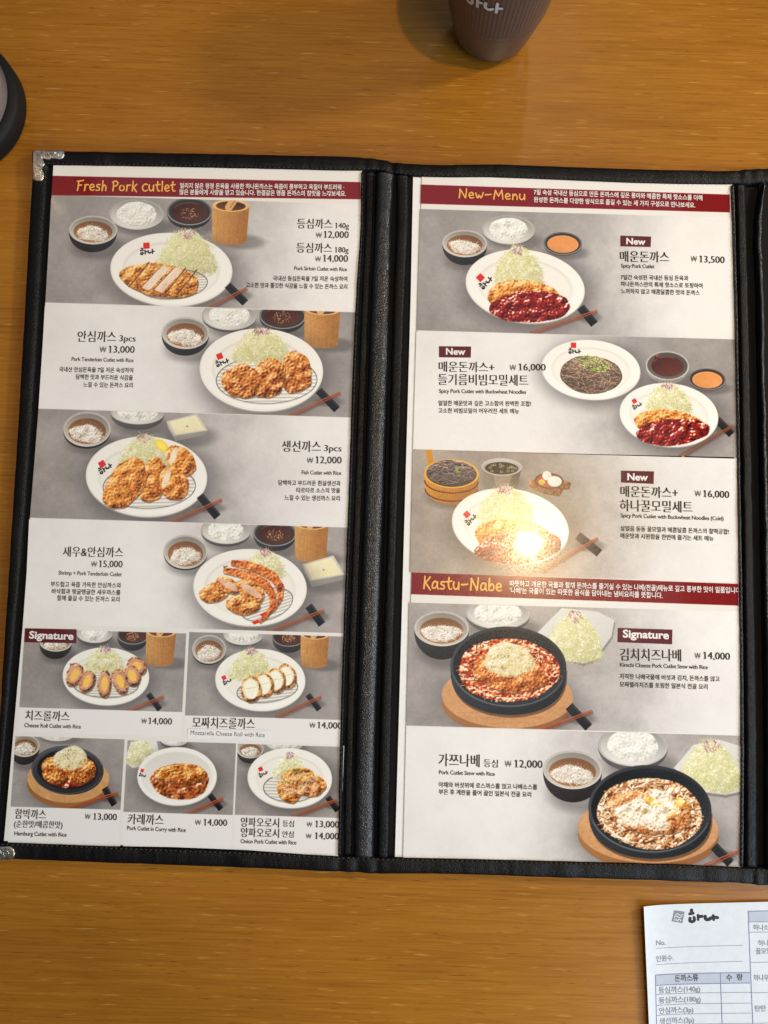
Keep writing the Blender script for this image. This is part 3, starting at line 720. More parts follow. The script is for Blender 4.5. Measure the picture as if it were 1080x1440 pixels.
    sh.poly(o, C8(176, 130, 84), grad=(.3, .7, C8(110, 76, 46)), tex=.1); sh.piece('wood_slab', o)
    cx, cy = d.p(464, 153); sh.ell(cx, cy, 41 * k, 23 * k, C8(110, 76, 56)); sh.ell(cx, cy, 35 * k, 18 * k, C8(172, 96, 72))
    for x_, y_, a, b, c in ((458, 138, 13, 13, C8(244, 240, 230)), (480, 154, 20, 15, C8(242, 240, 232)), (444, 156, 9, 8, C8(212, 196, 90))):
        q = d.p(x_, y_); sh.ell(q[0], q[1], a * k, b * k, c, tex=.04, grad=(.4, .6, c * .86))
    sh.piece('garnish_dish', ellpts(cx, cy, 41 * k, 23 * k))
    d.plate(355, 280, 165, 106, .12); d.logo(233, 247, 18, -.8, 12, 14); d.cabbage(264, 420, 160, 262); spicy(d, 366, 300, 1.04)
    d.sticks(440, 402, 600, 312, 545, 306, 606, 356, 24)
    # --- kimchi pot
    d = panel(sh, 'F', [(70, 15), (992, 41), (992, 391), (60, 356)], 'panel with kimchi cheese cutlet stew in a black pot', .66, dark=C8(166, 161, 157))
    k = d.k(500, 100)
    d.rice(320, 45, 91, 44, 100); d.soup(162, 88, 77, 49, 174)
    o = [d.p(x_, y_) for x_, y_ in ((430, 100), (500, 30), (600, 40), (648, 64), (640, 110), (590, 176), (560, 186), (470, 160))]
    sh.poly([(x_ + 4, y_ + 10) for x_, y_ in o], C8(120, 116, 114), alpha=.6); sh.poly(o, C8(222, 221, 217), grad=(.4, .5, C8(200, 198, 194))); sh.piece('side_plate', o)
    d.cabbage(458, 614, 32, 166)
    cx, cy, a, b, k = pot(d, 350, 195, 163, 112, 328, 347, 278, 184, 88)
    o = blob(cx, cy + b * .08, a * .86, b * .8, 0, .02); sh.piece('stew', o); sh.relief(o, [(0, C8(96, 26, 12)), (.35, C8(176, 70, 32)), (.6, C8(212, 112, 58)), (.8, C8(236, 178, 120)), (1, C8(252, 230, 200))], lump=2.4, mid=.6, fine=.15, gloss=.5, dome=.2)
    for q in scatter(o, 420):
        t = rng.uniform(0, 3.1); L = rng.uniform(4, 20); c = [C8(206, 96, 46), C8(232, 170, 120), C8(240, 214, 180), C8(160, 52, 26), C8(216, 130, 60), C8(120, 70, 50)][rng.integers(6)]
        m = (q[0] + L * .5 * math.cos(t) + rng.uniform(-4, 4), q[1] + L * .5 * math.sin(t) * .7)
        sh.curve([q, m, (q[0] + L * math.cos(t), q[1] + L * math.sin(t) * .7)], rng.uniform(2, 5), c, .85)
    for i in range(9):
        t = 1.2 + i * .1 - (i % 2) * 2.4; p, q = ellp(cx, cy + b * .08, a * .8, b * .72, t), ellp(cx, cy + b * .08, a * .8, b * .72, t + .5); sh.line(*p, *q, 5, C8(244, 226, 202), .9)
    strips(d, o, 110, [C8(232, 190, 150), C8(214, 120, 66), C8(240, 216, 190), C8(190, 84, 44)], C8(90, 30, 14))
    d.crumb_blob(352, 215, 100, 52, .1, .06, base=C8(190, 108, 54), light=C8(230, 164, 96), name='cutlet'); d.cheese(352, 176, 74, 44)
    d.sticks(412, 380, 585, 318, 520, 306, 576, 366, 26)
    # --- egg pot
    d = panel(sh, 'F', [(60, 359), (992, 394), (996, 760), (50, 730)], 'panel with pork cutlet stew topped with egg in a black pot', .5, flip=-1, dark=C8(168, 163, 160))
    d.rice(700, 418, 98, 56, 488); d.soup(530, 485, 83, 53, 574)
    o = [d.p(x_, y_) for x_, y_ in ((815, 480), (870, 415), (940, 400), (1010, 420), (1010, 545), (960, 556), (905, 548))]
    sh.poly([(x_, y_ + 10) for x_, y_ in o], C8(110, 106, 104), alpha=.6); sh.poly(o, C8(224, 223, 219), grad=(.4, .5, C8(200, 198, 194))); sh.piece('side_plate', o)
    d.cabbage(830, 1006, 396, 530)
    cx, cy, a, b, k = pot(d, 748, 595, 173, 120, 730, 743, 652, 197, 92)
    o = blob(cx, cy + b * .1, a * .87, b * .8, 0, .02); sh.piece('stew', o); sh.relief(o, [(0, C8(104, 62, 38)), (.3, C8(176, 124, 84)), (.55, C8(216, 176, 136)), (.8, C8(238, 218, 190)), (1, C8(252, 244, 230))], lump=2.4, mid=.6, fine=.15, gloss=.5, dome=.2)
    for q in scatter(o, 420):
        t = rng.uniform(0, 3.1); L = rng.uniform(4, 20); c = [C8(216, 166, 122), C8(236, 214, 184), C8(246, 234, 214), C8(176, 116, 78), C8(206, 140, 92), C8(230, 200, 160)][rng.integers(6)]
        m = (q[0] + L * .5 * math.cos(t) + rng.uniform(-4, 4), q[1] + L * .5 * math.sin(t) * .7)
        sh.curve([q, m, (q[0] + L * math.cos(t), q[1] + L * math.sin(t) * .7)], rng.uniform(2, 5.5), c, .85)
    for i in range(14):
        t = 1.9 + i * .1; p, q = ellp(cx, cy + b * .1, a * .8, b * .72, t), ellp(cx, cy + b * .1, a * .8, b * .72, t + .35); sh.line(*p, *q, 6, C8(238, 226, 206), .9)
    strips(d, o, 130, [C8(236, 216, 188), C8(222, 188, 148), C8(242, 230, 210), C8(200, 150, 106)], C8(120, 80, 52))
    d.crumb_blob(745, 606, 112, 58, .1, .07, base=C8(196, 134, 84), light=C8(230, 184, 134), dark=C8(146, 86, 48), name='cutlet')
    white = [(0, C8(176, 150, 116)), (.4, C8(228, 214, 190)), (.65, C8(244, 240, 228)), (1, C8(255, 255, 250))]; yolk = [(0, C8(180, 126, 50)), (.4, C8(232, 194, 98)), (.7, C8(246, 226, 150)), (1, C8(255, 246, 200))]
    for x_, y_, aa, bb, c, nm, r_ in ((725, 614, 74, 34, white, 1, .1), (790, 574, 46, 22, white, 0, .5), (806, 602, 30, 12, yolk, 0, -.5), (764, 578, 36, 10, yolk, 0, .3), (838, 576, 22, 9, yolk, 0, .7), (782, 596, 40, 16, white, 0, .1), (700, 588, 40, 16, white, 0, -.5), (770, 626, 34, 12, white, 0, -.2), (690, 634, 30, 10, white, 0, .2)):
        q = d.p(x_, y_); o = blob(q[0], q[1], aa * k, bb * k, r_, .16); sh.relief(o, c, lump=1.5, mid=.45, fine=.08, gloss=.7, rag=1.4, dome=.7)
        if nm: sh.piece('egg', o)
    c = d.p(748, 588)
    for q in scatter(ellpts(c[0], c[1], 46 * k, 24 * k), 60): sh.line(q[0], q[1], q[0] + 2, q[1] + 1, 1.8, [C8(100, 112, 60), C8(216, 170, 60), C8(160, 90, 50)][rng.integers(3)], .8)
    d.sticks(900, 752, 996, 712, 928, 700, 975, 748, 26)
# ---------------------------------------------------------------- materials
def mat(name):
    m = bpy.data.materials.new(name); m.use_nodes = True
    nt = m.node_tree; b = nt.nodes['Principled BSDF']
    return m, nt, b
def node(nt, t, **kw):
    n = nt.nodes.new(t)
    for k, v in kw.items():
        if k in n.inputs: n.inputs[k].default_value = v
        else: setattr(n, k, v)
    return n
def ramp(nt, fac, stops):
    r = nt.nodes.new('ShaderNodeValToRGB'); e = r.color_ramp.elements
    while len(e) < len(stops): e.new(.5)
    for q, (p, c) in zip(e, stops): q.position = p; q.color = (*c, 1)
    nt.links.new(fac, r.inputs['Fac']); return r
def flat(name, rgb, rough=.5, coat=0, spec=.5, metal=0):
    m, nt, b = mat(name)
    b.inputs['Base Color'].default_value = (*rgb, 1); b.inputs['Roughness'].default_value = rough
    b.inputs['Specular IOR Level'].default_value = spec; b.inputs['Metallic'].default_value = metal
    b.inputs['Coat Weight'].default_value = coat
    n = node(nt, 'ShaderNodeTexNoise', Scale=260.0, Detail=3.0)
    tc = node(nt, 'ShaderNodeTexCoord'); nt.links.new(tc.outputs['Object'], n.inputs['Vector'])
    hs = node(nt, 'ShaderNodeMixRGB', blend_type='MULTIPLY'); hs.inputs[0].default_value = .25; hs.inputs[1].default_value = (*rgb, 1)
    r = ramp(nt, n.outputs['Fac'], [(.3, (.75, .75, .75)), (.7, (1, 1, 1))]); nt.links.new(r.outputs[0], hs.inputs[2]); nt.links.new(hs.outputs[0], b.inputs['Base Color'])
    return m

def wood_mat():
    m, nt, b = mat('oak_laminate'); L = nt.links.new
    tc = node(nt, 'ShaderNodeTexCoord')
    def noise(scale, sc, detail, rough=.6, dist=0.0):
        mp = node(nt, 'ShaderNodeMapping'); mp.inputs['Scale'].default_value = sc; mp.inputs['Rotation'].default_value = (0, 0, .012)
        L(tc.outputs['Object'], mp.inputs['Vector'])
        n = node(nt, 'ShaderNodeTexNoise', Scale=scale, Detail=detail, Roughness=rough, Distortion=dist); L(mp.outputs[0], n.inputs['Vector']); return n
    broad = noise(1.0, (1.6, 15, 1), 5, .62, .5)
    line = noise(1.0, (9, 330, 1), 4, .65, .2)
    fine = noise(1.0, (24, 900, 1), 3, .6)
    pore = noise(1.0, (60, 1000, 1), 2, .7)
    fleck = noise(1.0, (45, 560, 1), 2, .6)
    patch = noise(1.0, (3, 5, 1), 3, .5)
    c0 = ramp(nt, broad.outputs['Fac'], [(.27, (.285, .112, .011)), (.5, (.348, .144, .0145)), (.75, (.410, .180, .021))])
    def mul(a, fac, stops, amt):
        r = ramp(nt, fac, stops); x = node(nt, 'ShaderNodeMixRGB', blend_type='MULTIPLY'); x.inputs[0].default_value = amt
        L(a, x.inputs[1]); L(r.outputs[0], x.inputs[2]); return x.outputs[0]
    c = mul(c0.outputs[0], line.outputs['Fac'], [(.30, (.72, .66, .56)), (.55, (1, 1, 1))], .52)
    c = mul(c, fine.outputs['Fac'], [(.30, (.74, .68, .6)), (.6, (1.05, 1.05, 1.05))], .75)
    c = mul(c, pore.outputs['Fac'], [(.29, (.45, .36, .3)), (.37, (1, 1, 1))], .8)
    c = mul(c, patch.outputs['Fac'], [(.3, (.86, .84, .82)), (.7, (1.06, 1.06, 1.06))], 1.0)
    fr = ramp(nt, fleck.outputs['Fac'], [(.63, (0, 0, 0)), (.72, (.36, .36, .36))])
    ad = node(nt, 'ShaderNodeMixRGB', blend_type='MIX'); L(fr.outputs[0], ad.inputs[0]); L(c, ad.inputs[1]); ad.inputs[2].default_value = (.62, .36, .10, 1)
    L(ad.outputs[0], b.inputs['Base Color'])
    rr = node(nt, 'ShaderNodeMapRange'); rr.inputs['To Min'].default_value = .2; rr.inputs['To Max'].default_value = .36; L(line.outputs['Fac'], rr.inputs['Value']); L(rr.outputs[0], b.inputs['Roughness'])
    b.inputs['Specular IOR Level'].default_value = .35
    bp = node(nt, 'ShaderNodeBump', Strength=.16, Distance=.0004); L(pore.outputs['Fac'], bp.inputs['Height']); L(bp.outputs[0], b.inputs['Normal'])
    return m

def leather_mat(name, rgb, scale=900, strength=.6, rough=.42, spec=.3):
    m, nt, b = mat(name); L = nt.links.new
    tc = node(nt, 'ShaderNodeTexCoord')
    v = node(nt, 'ShaderNodeTexVoronoi', Scale=float(scale), feature='DISTANCE_TO_EDGE'); L(tc.outputs['Object'], v.inputs['Vector'])
    n = node(nt, 'ShaderNodeTexNoise', Scale=160.0, Detail=5.0, Roughness=.65); L(tc.outputs['Object'], n.inputs['Vector'])
    w = node(nt, 'ShaderNodeTexNoise', Scale=45.0, Detail=4.0); L(tc.outputs['Object'], w.inputs['Vector'])
    r = ramp(nt, w.outputs['Fac'], [(.3, tuple(c * .7 for c in rgb)), (.62, rgb), (.8, tuple(c * 1.7 + .004 for c in rgb))]); L(r.outputs[0], b.inputs['Base Color'])
    rr = node(nt, 'ShaderNodeMapRange'); rr.inputs['To Min'].default_value = rough - .1; rr.inputs['To Max'].default_value = rough + .16; L(n.outputs['Fac'], rr.inputs['Value']); L(rr.outputs[0], b.inputs['Roughness'])
    b.inputs['Specular IOR Level'].default_value = spec
    b1 = node(nt, 'ShaderNodeBump', Strength=strength, Distance=.0005); L(v.outputs['Distance'], b1.inputs['Height'])
    b2 = node(nt, 'ShaderNodeBump', Strength=.35, Distance=.0012); L(n.outputs['Fac'], b2.inputs['Height']); L(b1.outputs[0], b2.inputs['Normal']); L(b2.outputs[0], b.inputs['Normal'])
    return m

def sheet_mat(name, sh):
    im = bpy.data.images.new(name, sh.w, sh.h, alpha=False)
    px = np.ones((sh.h, sh.w, 4), np.float32); a = np.clip(sh.a[::-1], 0, 1)
    q = np.pad(a, ((1, 1), (1, 1), (0, 0)), mode='edge'); a = .36 * a + .11 * (q[:-2, 1:-1] + q[2:, 1:-1] + q[1:-1, :-2] + q[1:-1, 2:]) + .05 * (q[:-2, :-2] + q[2:, 2:] + q[:-2, 2:] + q[2:, :-2])   # dot spread of the press
    g = a.mean(-1, keepdims=True)
    a = np.clip(g + (a - g) * 1.14, 0, 1); px[..., :3] = np.clip(a - .24 * a * (1 - a) * (1 - a) - .004, 0, 1)   # printer's contrast
    im.pixels.foreach_set(px.ravel()); im.update(); im.pack()
    m, nt, b = mat(name); L = nt.links.new
    t = node(nt, 'ShaderNodeTexImage'); t.image = im; t.interpolation = 'Cubic'; t.extension = 'EXTEND'
    L(t.outputs['Color'], b.inputs['Base Color']); laminate(nt, b)
    return m
def laminate(nt, b):
    """clear glossy film over the print: mirrors a lamp sharply, its fine scratches spread a wide glow"""
    L = nt.links.new; tc = node(nt, 'ShaderNodeTexCoord')
    s = node(nt, 'ShaderNodeTexNoise', Scale=750.0, Detail=3.0, Roughness=.7); L(tc.outputs['Object'], s.inputs['Vector'])
    r = node(nt, 'ShaderNodeMapRange'); r.inputs['From Min'].default_value = .3; r.inputs['From Max'].default_value = .75; r.inputs['To Min'].default_value = .13; r.inputs['To Max'].default_value = .29
    L(s.outputs['Fac'], r.inputs['Value']); L(r.outputs[0], b.inputs['Roughness'])
    b.inputs['Specular IOR Level'].default_value = .27; b.inputs['Coat Weight'].default_value = .6; b.inputs['Coat Roughness'].default_value = .045
    w = node(nt, 'ShaderNodeTexNoise', Scale=16.0, Detail=2.0); L(tc.outputs['Object'], w.inputs['Vector'])
    bp = node(nt, 'ShaderNodeBump', Strength=.12, Distance=.002); L(w.outputs['Fac'], bp.inputs['Height']); L(bp.outputs[0], b.inputs['Coat Normal'])

# ---------------------------------------------------------------- mesh helpers
def link(name, verts, faces, m, parent=None, smooth=False, uvs=None):
    me = bpy.data.meshes.new(name); me.from_pydata([tuple(v) for v in verts], [], faces)
    if uvs is not None:
        ul = me.uv_layers.new(name='UVMap')
        for lp in me.loops: ul.data[lp.index].uv = uvs[lp.vertex_index]
    if smooth:
        for p in me.polygons: p.use_smooth = True
    if m: me.materials.append(m)
    o = bpy.data.objects.new(name, me); C.objects.link(o)
    if parent: o.parent = parent
    return o
def tag(o, label=None, cat=None, group=None, kind=None):
    if label: o['label'] = label
    if cat: o['category'] = cat
    if group: o['group'] = group
    if kind: o['kind'] = kind
    return o
def empty(name, loc=(0, 0, 0)):
    o = bpy.data.objects.new(name, None); C.objects.link(o); o.location = loc; o.empty_display_size = .02; return o

def resample(pts, n):
    p = np.array(pts, float); d = np.r_[0, np.cumsum(np.hypot(*np.diff(p, axis=0).T))]; t = np.linspace(0, d[-1], n)
    # smooth (Catmull-like) interpolation by cubic Hermite on each coordinate
    out = []
    m = np.gradient(p, d, axis=0)
    for x in t:
        i = min(max(np.searchsorted(d, x) - 1, 0), len(d) - 2); h = d[i + 1] - d[i]; s = (x - d[i]) / h
        out.append((2 * s ** 3 - 3 * s ** 2 + 1) * p[i] + (s ** 3 - 2 * s ** 2 + s) * h * m[i] + (-2 * s ** 3 + 3 * s ** 2) * p[i + 1] + (s ** 3 - s ** 2) * h * m[i + 1])
    return np.array(out)

def strip(name, ea, eb, z0, z1, m, parent, n=90, k=11, power=2.6, wob=.00025, seed=0, ripple=None):
    """padded leather strip between two measured edges, rising from z0 to z1 with a rounded section"""
    r = np.random.default_rng(seed)
    A = np.array([at(x, y, z0 + .6 * (z1 - z0)) for x, y in resample(ea, n)]); B = np.array([at(x, y, z0 + .6 * (z1 - z0)) for x, y in resample(eb, n)])
    wl = np.convolve(r.standard_normal((n + 12)), np.ones(7) / 7, 'same')[6:-6] * wob * 2
    verts, faces = [], []
    for i in range(n):
        for j in range(k):
            s = j / (k - 1); q = abs(2 * s - 1); hh = (1 - q ** power) ** (1 / power)
            p = A[i] + (B[i] - A[i]) * s; z = z0 + (z1 - z0) * hh + wl[i] * hh
            if ripple: z += ripple(i / (n - 1), s) * hh
            verts.append((p[0] + (wl[(i * 3) % n] * .4 if 0 < i < n - 1 else 0), p[1], z))
    for i in range(n - 1):
        for j in range(k - 1):
            a = i * k + j; faces.append((a, a + 1, a + k + 1, a + k))
    bl = len(verts)                             # closed underneath
    for i in range(n):
        for j in (0, k - 1): x, y, z = verts[i * k + j]; verts.append((x, y, z0 - .0012))
    for i in range(n - 1):
        faces.append((bl + 2 * i, bl + 2 * i + 2, bl + 2 * i + 3, bl + 2 * i + 1))
        faces.append((i * k, (i + 1) * k, bl + 2 * i + 2, bl + 2 * i)); faces.append((i * k + k - 1, bl + 2 * i + 1, bl + 2 * i + 3, (i + 1) * k + k - 1))
    for i in (0, n - 1): faces.append([i * k + j for j in range(k)] + [bl + 2 * i + 1, bl + 2 * i])
    o = link(name, verts, faces, m, parent, True); return o

def slab(name, px, z0, z1, m, parent, zm=None):
    T = [at(x, y, zm or z1) for x, y in px]; n = len(T)
    v = [(p[0], p[1], z0) for p in T] + [(p[0], p[1], z1) for p in T]
    f = [list(range(n))[::-1], list(range(n, 2 * n))] + [(i, (i + 1) % n, n + (i + 1) % n, n + i) for i in range(n)]
    o = link(name, v, f, m, parent)
    bm = bmesh.new(); bm.from_mesh(o.data); bmesh.ops.recalc_face_normals(bm, faces=bm.faces); bm.to_mesh(o.data); bm.free(); return o

# ---------------------------------------------------------------- writing
_glyph = {}
def glyphs(body, style):
    key = (body, style)
    if key in _glyph: return _glyph[key]
    cu = bpy.data.curves.new('t', 'FONT'); cu.body = body; cu.resolution_u = 3; cu.fill_mode = 'FRONT'
    cu.offset = {'serif': -.010, 'sans': .012, 'won': -.012, 'plain': .0, 'light': .008, 'bold': .018, 'heavy': .03}[style]
    if style == 'light': cu.space_character = .94
    o = bpy.data.objects.new('t', cu); C.objects.link(o)
    dg = bpy.context.evaluated_depsgraph_get(); me = o.evaluated_get(dg).to_mesh()
    v = np.array([tuple(q.co) for q in me.vertices], float).reshape(-1, 3); f = [tuple(p.vertices) for p in me.polygons]
    o.evaluated_get(dg).to_mesh_clear(); bpy.data.objects.remove(o); bpy.data.curves.remove(cu)
    if style == 'serif' and body[0] == '1':     # the book face gives its figure one a flag and a foot
        top, left = v[:, 1].max(), v[:, 0].min(); st = v[v[:, 0] < left + .14][:, 0]; c, hw = (st.min() + st.max()) / 2, max(.02, (st.max() - st.min()) / 2)
        h = .70 if top > .6 else top; n = len(v)
        v = np.concatenate([v, np.array([(c - .13, 0, .1), (c + .13, 0, .1), (c + .13, .034, .1), (c - .13, .034, .1), (c - hw, h, .1), (c - .15, h - .13, .1), (c - .15, h - .165, .1), (c - hw, h - .085, .1)])])
        f = f + [(n, n + 1, n + 2, n + 3), (n + 4, n + 5, n + 6, n + 7)]
    if style == 'serif':                        # thin level strokes, full upright strokes, as in a book face
        n = len(v); V = []; F = []
        for i, dx in enumerate((-.024, 0, .024)):
            V.append(v + np.array([dx, 0, i * .02])); F += [tuple(a + i * n for a in p) for p in f]
        v = np.concatenate(V); f = F
    _glyph[key] = (v, f); return v, f

def is_hangul(s): return any('\uac00' <= c <= '\ud7a3' for c in s)
def write(mapper, body, style, P0, P1, h):
    """verts and faces of a line of writing between two surface points; h = height of a syllable or capital"""
    v, f = glyphs(body, style)
    x0, x1 = v[:, 0].min(), v[:, 0].max()
    if is_hangul(body): em = h / .86; base = -.075
    else: em = h / .70; base = 0
    P0, P1 = np.array(P0), np.array(P1); L = np.hypot(*(P1 - P0)); d = (P1 - P0) / L; up = np.array([d[1], -d[0]])
    out = []
    for x, y, z in v:
        p = P0 + d * ((x - x0) / (x1 - x0) * L) + up * ((y - base) * em)
        out.append(mapper(p[0], p[1], z))
    return out, f

class Ink:
    """collects lines of writing that belong together and links them as one part"""
    def __init__(s): s.v, s.f = [], []
    def add(s, v, f):
        n = len(s.v); s.v += v; s.f += [tuple(i + n for i in p) for p in f]
    def done(s, name, m, parent, label=None):
        o = link(name, s.v, s.f, m, parent)
        if label: o['label'] = label
        return o

def ribbon(ink, mapper, pts, w, smooth=True, n=14):
    """a brush stroke: a round ended ribbon along smoothed points; w may vary from start to end"""
    P = resample(pts, n) if smooth and len(pts) > 2 else np.array([np.array(pts[0]) + (np.array(pts[-1]) - np.array(pts[0])) * t for t in np.linspace(0, 1, 5)]) if len(pts) == 2 else np.array(pts, float)
    m = len(P); L, R = [], []
    ribbon.k += 1; z = (ribbon.k % 12) * .03
    for i in range(m):
        a, b = P[max(i - 1, 0)], P[min(i + 1, m - 1)]; d = (b - a) / (np.hypot(*(b - a)) + 1e-9); nn = np.array([-d[1], d[0]])
        t = i / (m - 1); ww = (w[0] + (w[1] - w[0]) * t if isinstance(w, tuple) else w) / 2
        L.append(P[i] + nn * ww); R.append(P[i] - nn * ww)
    w0 = w[0] if isinstance(w, tuple) else w; w1 = w[1] if isinstance(w, tuple) else w
    def capp(c, a, b, r):                      # half circle from a to b round c
        ang = math.atan2(*(a - c)[::-1]); return [c + r / 2 * np.array([math.cos(ang + math.pi * q), math.sin(ang + math.pi * q)]) for q in (.25, .5, .75)]
    e = capp(P[-1], R[-1], L[-1], w1); s_ = capp(P[0], L[0], R[0], w0)
    V = [*L, *R, *e, *s_]
    V = [mapper(p[0], p[1], z) for p in V]
    F = [(i, i + 1, m + i + 1, m + i) for i in range(m - 1)]
    F.append((m - 1, 2 * m + 2, 2 * m + 1, 2 * m, 2 * m - 1)); F.append((0, m, 2 * m + 5, 2 * m + 4, 2 * m + 3))
    ink.add(V, F)
ribbon.k = 0

# brush capitals and small letters of the section titles: strokes in a box one capital high, and the width of the letter
BRUSH = {
 'F': (.62, [[(.14, 0), (.2, .5), (.22, 1)], [(.1, .96), (.4, 1.0), (.66, 1.06)], [(.18, .52), (.5, .58)]]),
 'r': (.46, [[(.1, 0), (.14, .35), (.12, .62)], [(.14, .4), (.28, .62), (.46, .6)]]),
 'e': (.5, [[(.14, .3), (.3, .34), (.43, .38)], [(.43, .4), (.38, .6), (.22, .66), (.08, .42), (.1, .16), (.24, .02), (.46, .1)]]),
 's': (.46, [[(.42, .62), (.16, .6), (.14, .42), (.38, .28), (.36, .06), (.06, .04)]]),
 'h': (.54, [[(.12, 0), (.14, .5), (.16, 1.05)], [(.14, .36), (.32, .6), (.44, .4), (.44, 0)]]),
 ' ': (.3, []),
 'P': (.62, [[(.14, 0), (.18, .5), (.16, .96)], [(.08, .9), (.38, 1.02), (.58, .82), (.44, .54), (.18, .46)]]),
 'o': (.54, [[(.28, .62), (.08, .42), (.14, .06), (.4, .06), (.48, .4), (.28, .62)]]),
 'k': (.54, [[(.12, 0), (.14, .5), (.16, 1.04)], [(.5, .7), (.16, .36)], [(.2, .4), (.5, -.1)]]),
 'C': (.6, [[(.58, .82), (.4, .96), (.14, .7), (.1, .3), (.28, .02), (.58, .12)]]),
 'c': (.56, [[(.52, .68), (.34, .74), (.1, .5), (.1, .2), (.26, .0), (.54, .1)]]),
 'u': (.56, [[(.08, .64), (.08, .2), (.22, .02), (.42, .2), (.46, .62)], [(.46, .62), (.48, .02)]]),
 't': (.46, [[(.22, 1.0), (.22, .2), (.3, .02), (.44, .06)], [(.04, .64), (.44, .72)]]),
 'l': (.24, [[(.12, 1.04), (.12, .5), (.12, .0)]]),
 'N': (.76, [[(.1, 0), (.14, .5), (.14, 1.0)], [(.14, 1.0), (.38, .5), (.6, .02)], [(.6, .02), (.66, .6), (.68, 1.08)]]),
 'w': (.72, [[(.06, .6), (.14, .26), (.22, .02), (.36, .44), (.46, .04), (.6, .3), (.66, .68)]]),
 '-': (.62, [[(.06, .44), (.3, .46), (.54, .5)]]),
 'M': (.9, [[(.08, 0), (.14, .5), (.2, .98)], [(.2, .98), (.34, .6), (.46, .34)], [(.46, .34), (.6, .7), (.72, 1.02)], [(.72, 1.02), (.78, .5), (.82, 0)]]),
 'n': (.54, [[(.1, 0), (.12, .3), (.1, .62)], [(.12, .34), (.3, .62), (.44, .4), (.46, 0)]]),
 'K': (.66, [[(.14, 0), (.18, .5), (.2, 1.04)], [(.6, 1.0), (.38, .66), (.2, .48)], [(.24, .52), (.42, .26), (.64, -.1)]]),
 'a': (.56, [[(.46, .56), (.24, .64), (.08, .36), (.12, .06), (.32, .1), (.46, .4)], [(.46, .6), (.46, .2), (.54, .0)]]),
 'b': (.54, [[(.12, 1.04), (.1, .5), (.1, .04)], [(.12, .34), (.32, .6), (.48, .36), (.36, .04), (.1, .06)]]),
}
def brush_title(ink, mapper, body, P0, P1, h, w=.15):
    tot = sum(BRUSH[c][0] + .06 for c in body) - .06
    P0, P1 = np.array(P0), np.array(P1); L = np.hypot(*(P1 - P0)); d = (P1 - P0) / L; up = np.array([d[1], -d[0]]); sx = L / tot; x = 0
    for c in body:
        for st in BRUSH[c][1]:
            ribbon(ink, mapper, [P0 + d * (x + q[0]) * sx + up * q[1] * h for q in st], (w * h * 1.06, w * h * .9))
        x += BRUSH[c][0] + .06

# ---------------------------------------------------------------- the table
M_WOOD = wood_mat()
tb = link('table', [(-1.2, -1.0, 0), (1.4, -1.0, 0), (1.4, .9, 0), (-1.2, .9, 0), (-1.2, -1.0, -.03), (1.4, -1.0, -.03), (1.4, .9, -.03), (-1.2, .9, -.03)],
          [(0, 1, 2, 3), (7, 6, 5, 4), (0, 4, 5, 1), (1, 5, 6, 2), (2, 6, 7, 3), (3, 7, 4, 0)], M_WOOD)
tag(tb, kind='structure')

# ---------------------------------------------------------------- the menu folder
M_LEATHER = leather_mat('black_leatherette', (.0035, .0035, .004), 760, .65, .42, .2)
M_SPINE = leather_mat('spine_leatherette', (.006, .008, .012), 760, .8, .32, .6)
M_LINER = flat('dark_liner', (.0035, .003, .003), .75, 0, .15)
M_THREAD = flat('black_thread', (.030, .030, .032), .7)
menu = empty('menu_folder', tuple(at(540, 720, 0)))
tag(menu, 'open black leatherette menu folder with stitched borders and metal corners', 'menu')
def child(o):
    o.matrix_parent_inverse = menu.matrix_world.inverted() if False else Matrix.Translation(-menu.location); return o
ZB = .0040                                     # top of the boards
ZT = ZP + .0016
child(slab('cover_panel', [(52, 219), (528, 228), (511, 1222), (-5, 1201)], .0003, ZB, M_LINER, menu, .001))
child(slab('cover_panel', [(551, 234), (1045, 245), (1062, 1239), (531, 1223)], .0003, ZB, M_LINER, menu, .001))
child(slab('cover_panel', [(1064, 245), (1190, 247), (1200, 1242), (1079, 1239)], .0003, ZB, M_LINER, menu, .001))
child(slab('spine', [(522, 230), (556, 235), (536, 1222), (506, 1221)], .0006, .0022, M_LINER, menu, .001))
child(slab('spine', [(1041, 246), (1068, 246), (1083, 1237), (1058, 1237)], .0006, .0022, M_LINER, menu, .001))
def wrink(cs):
    def f(t, s): return sum(-a * math.exp(-((t - c) / w) ** 2) for c, w, a in cs)
    return f
TOP_O = [(47, 211), (200, 213.5), (400, 217.5), (508, 220.5), (530, 222.5), (556, 227.3), (700, 230.5), (980, 238.6), (1030, 239), (1047, 237), (1080, 236), (1200, 238)]
TOP_I = [(47, 233.5), (200, 235.5), (400, 239.5), (506, 241.5), (528, 241), (556, 246), (700, 251), (980, 260.5), (1030, 260.5), (1047, 259.5), (1080, 258), (1200, 259)]
BOT_O = [(-12, 1208.5), (200, 1216.5), (400, 1224), (475, 1227.5), (500, 1228.5), (530, 1230.5), (560, 1230), (800, 1236), (980, 1242), (1060, 1245.5), (1068, 1247), (1085, 1246), (1200, 1249)]
BOT_I = [(-12, 1182), (200, 1190), (400, 1198), (475, 1202), (500, 1202.3), (530, 1203.8), (560, 1204.3), (800, 1209.5), (980, 1214.5), (1040, 1217.5), (1068, 1219), (1085, 1219), (1200, 1222)]
wt = wrink([(.405, .004, .0009), (.42, .005, .0007), (.437, .004, .0016), (.86, .004, .0012), (.875, .004, .0010), (.89, .005, .0008)])
wb = wrink([(.405, .005, .0009), (.425, .005, .0011), (.447, .004, .0013), (.882, .004, .0014), (.895, .004, .0009)])
child(strip('edge_binding', TOP_O, TOP_I, ZB - .001, ZT + .0003, M_LEATHER, menu, 340, 12, 3.2, .0003, 1, wt))
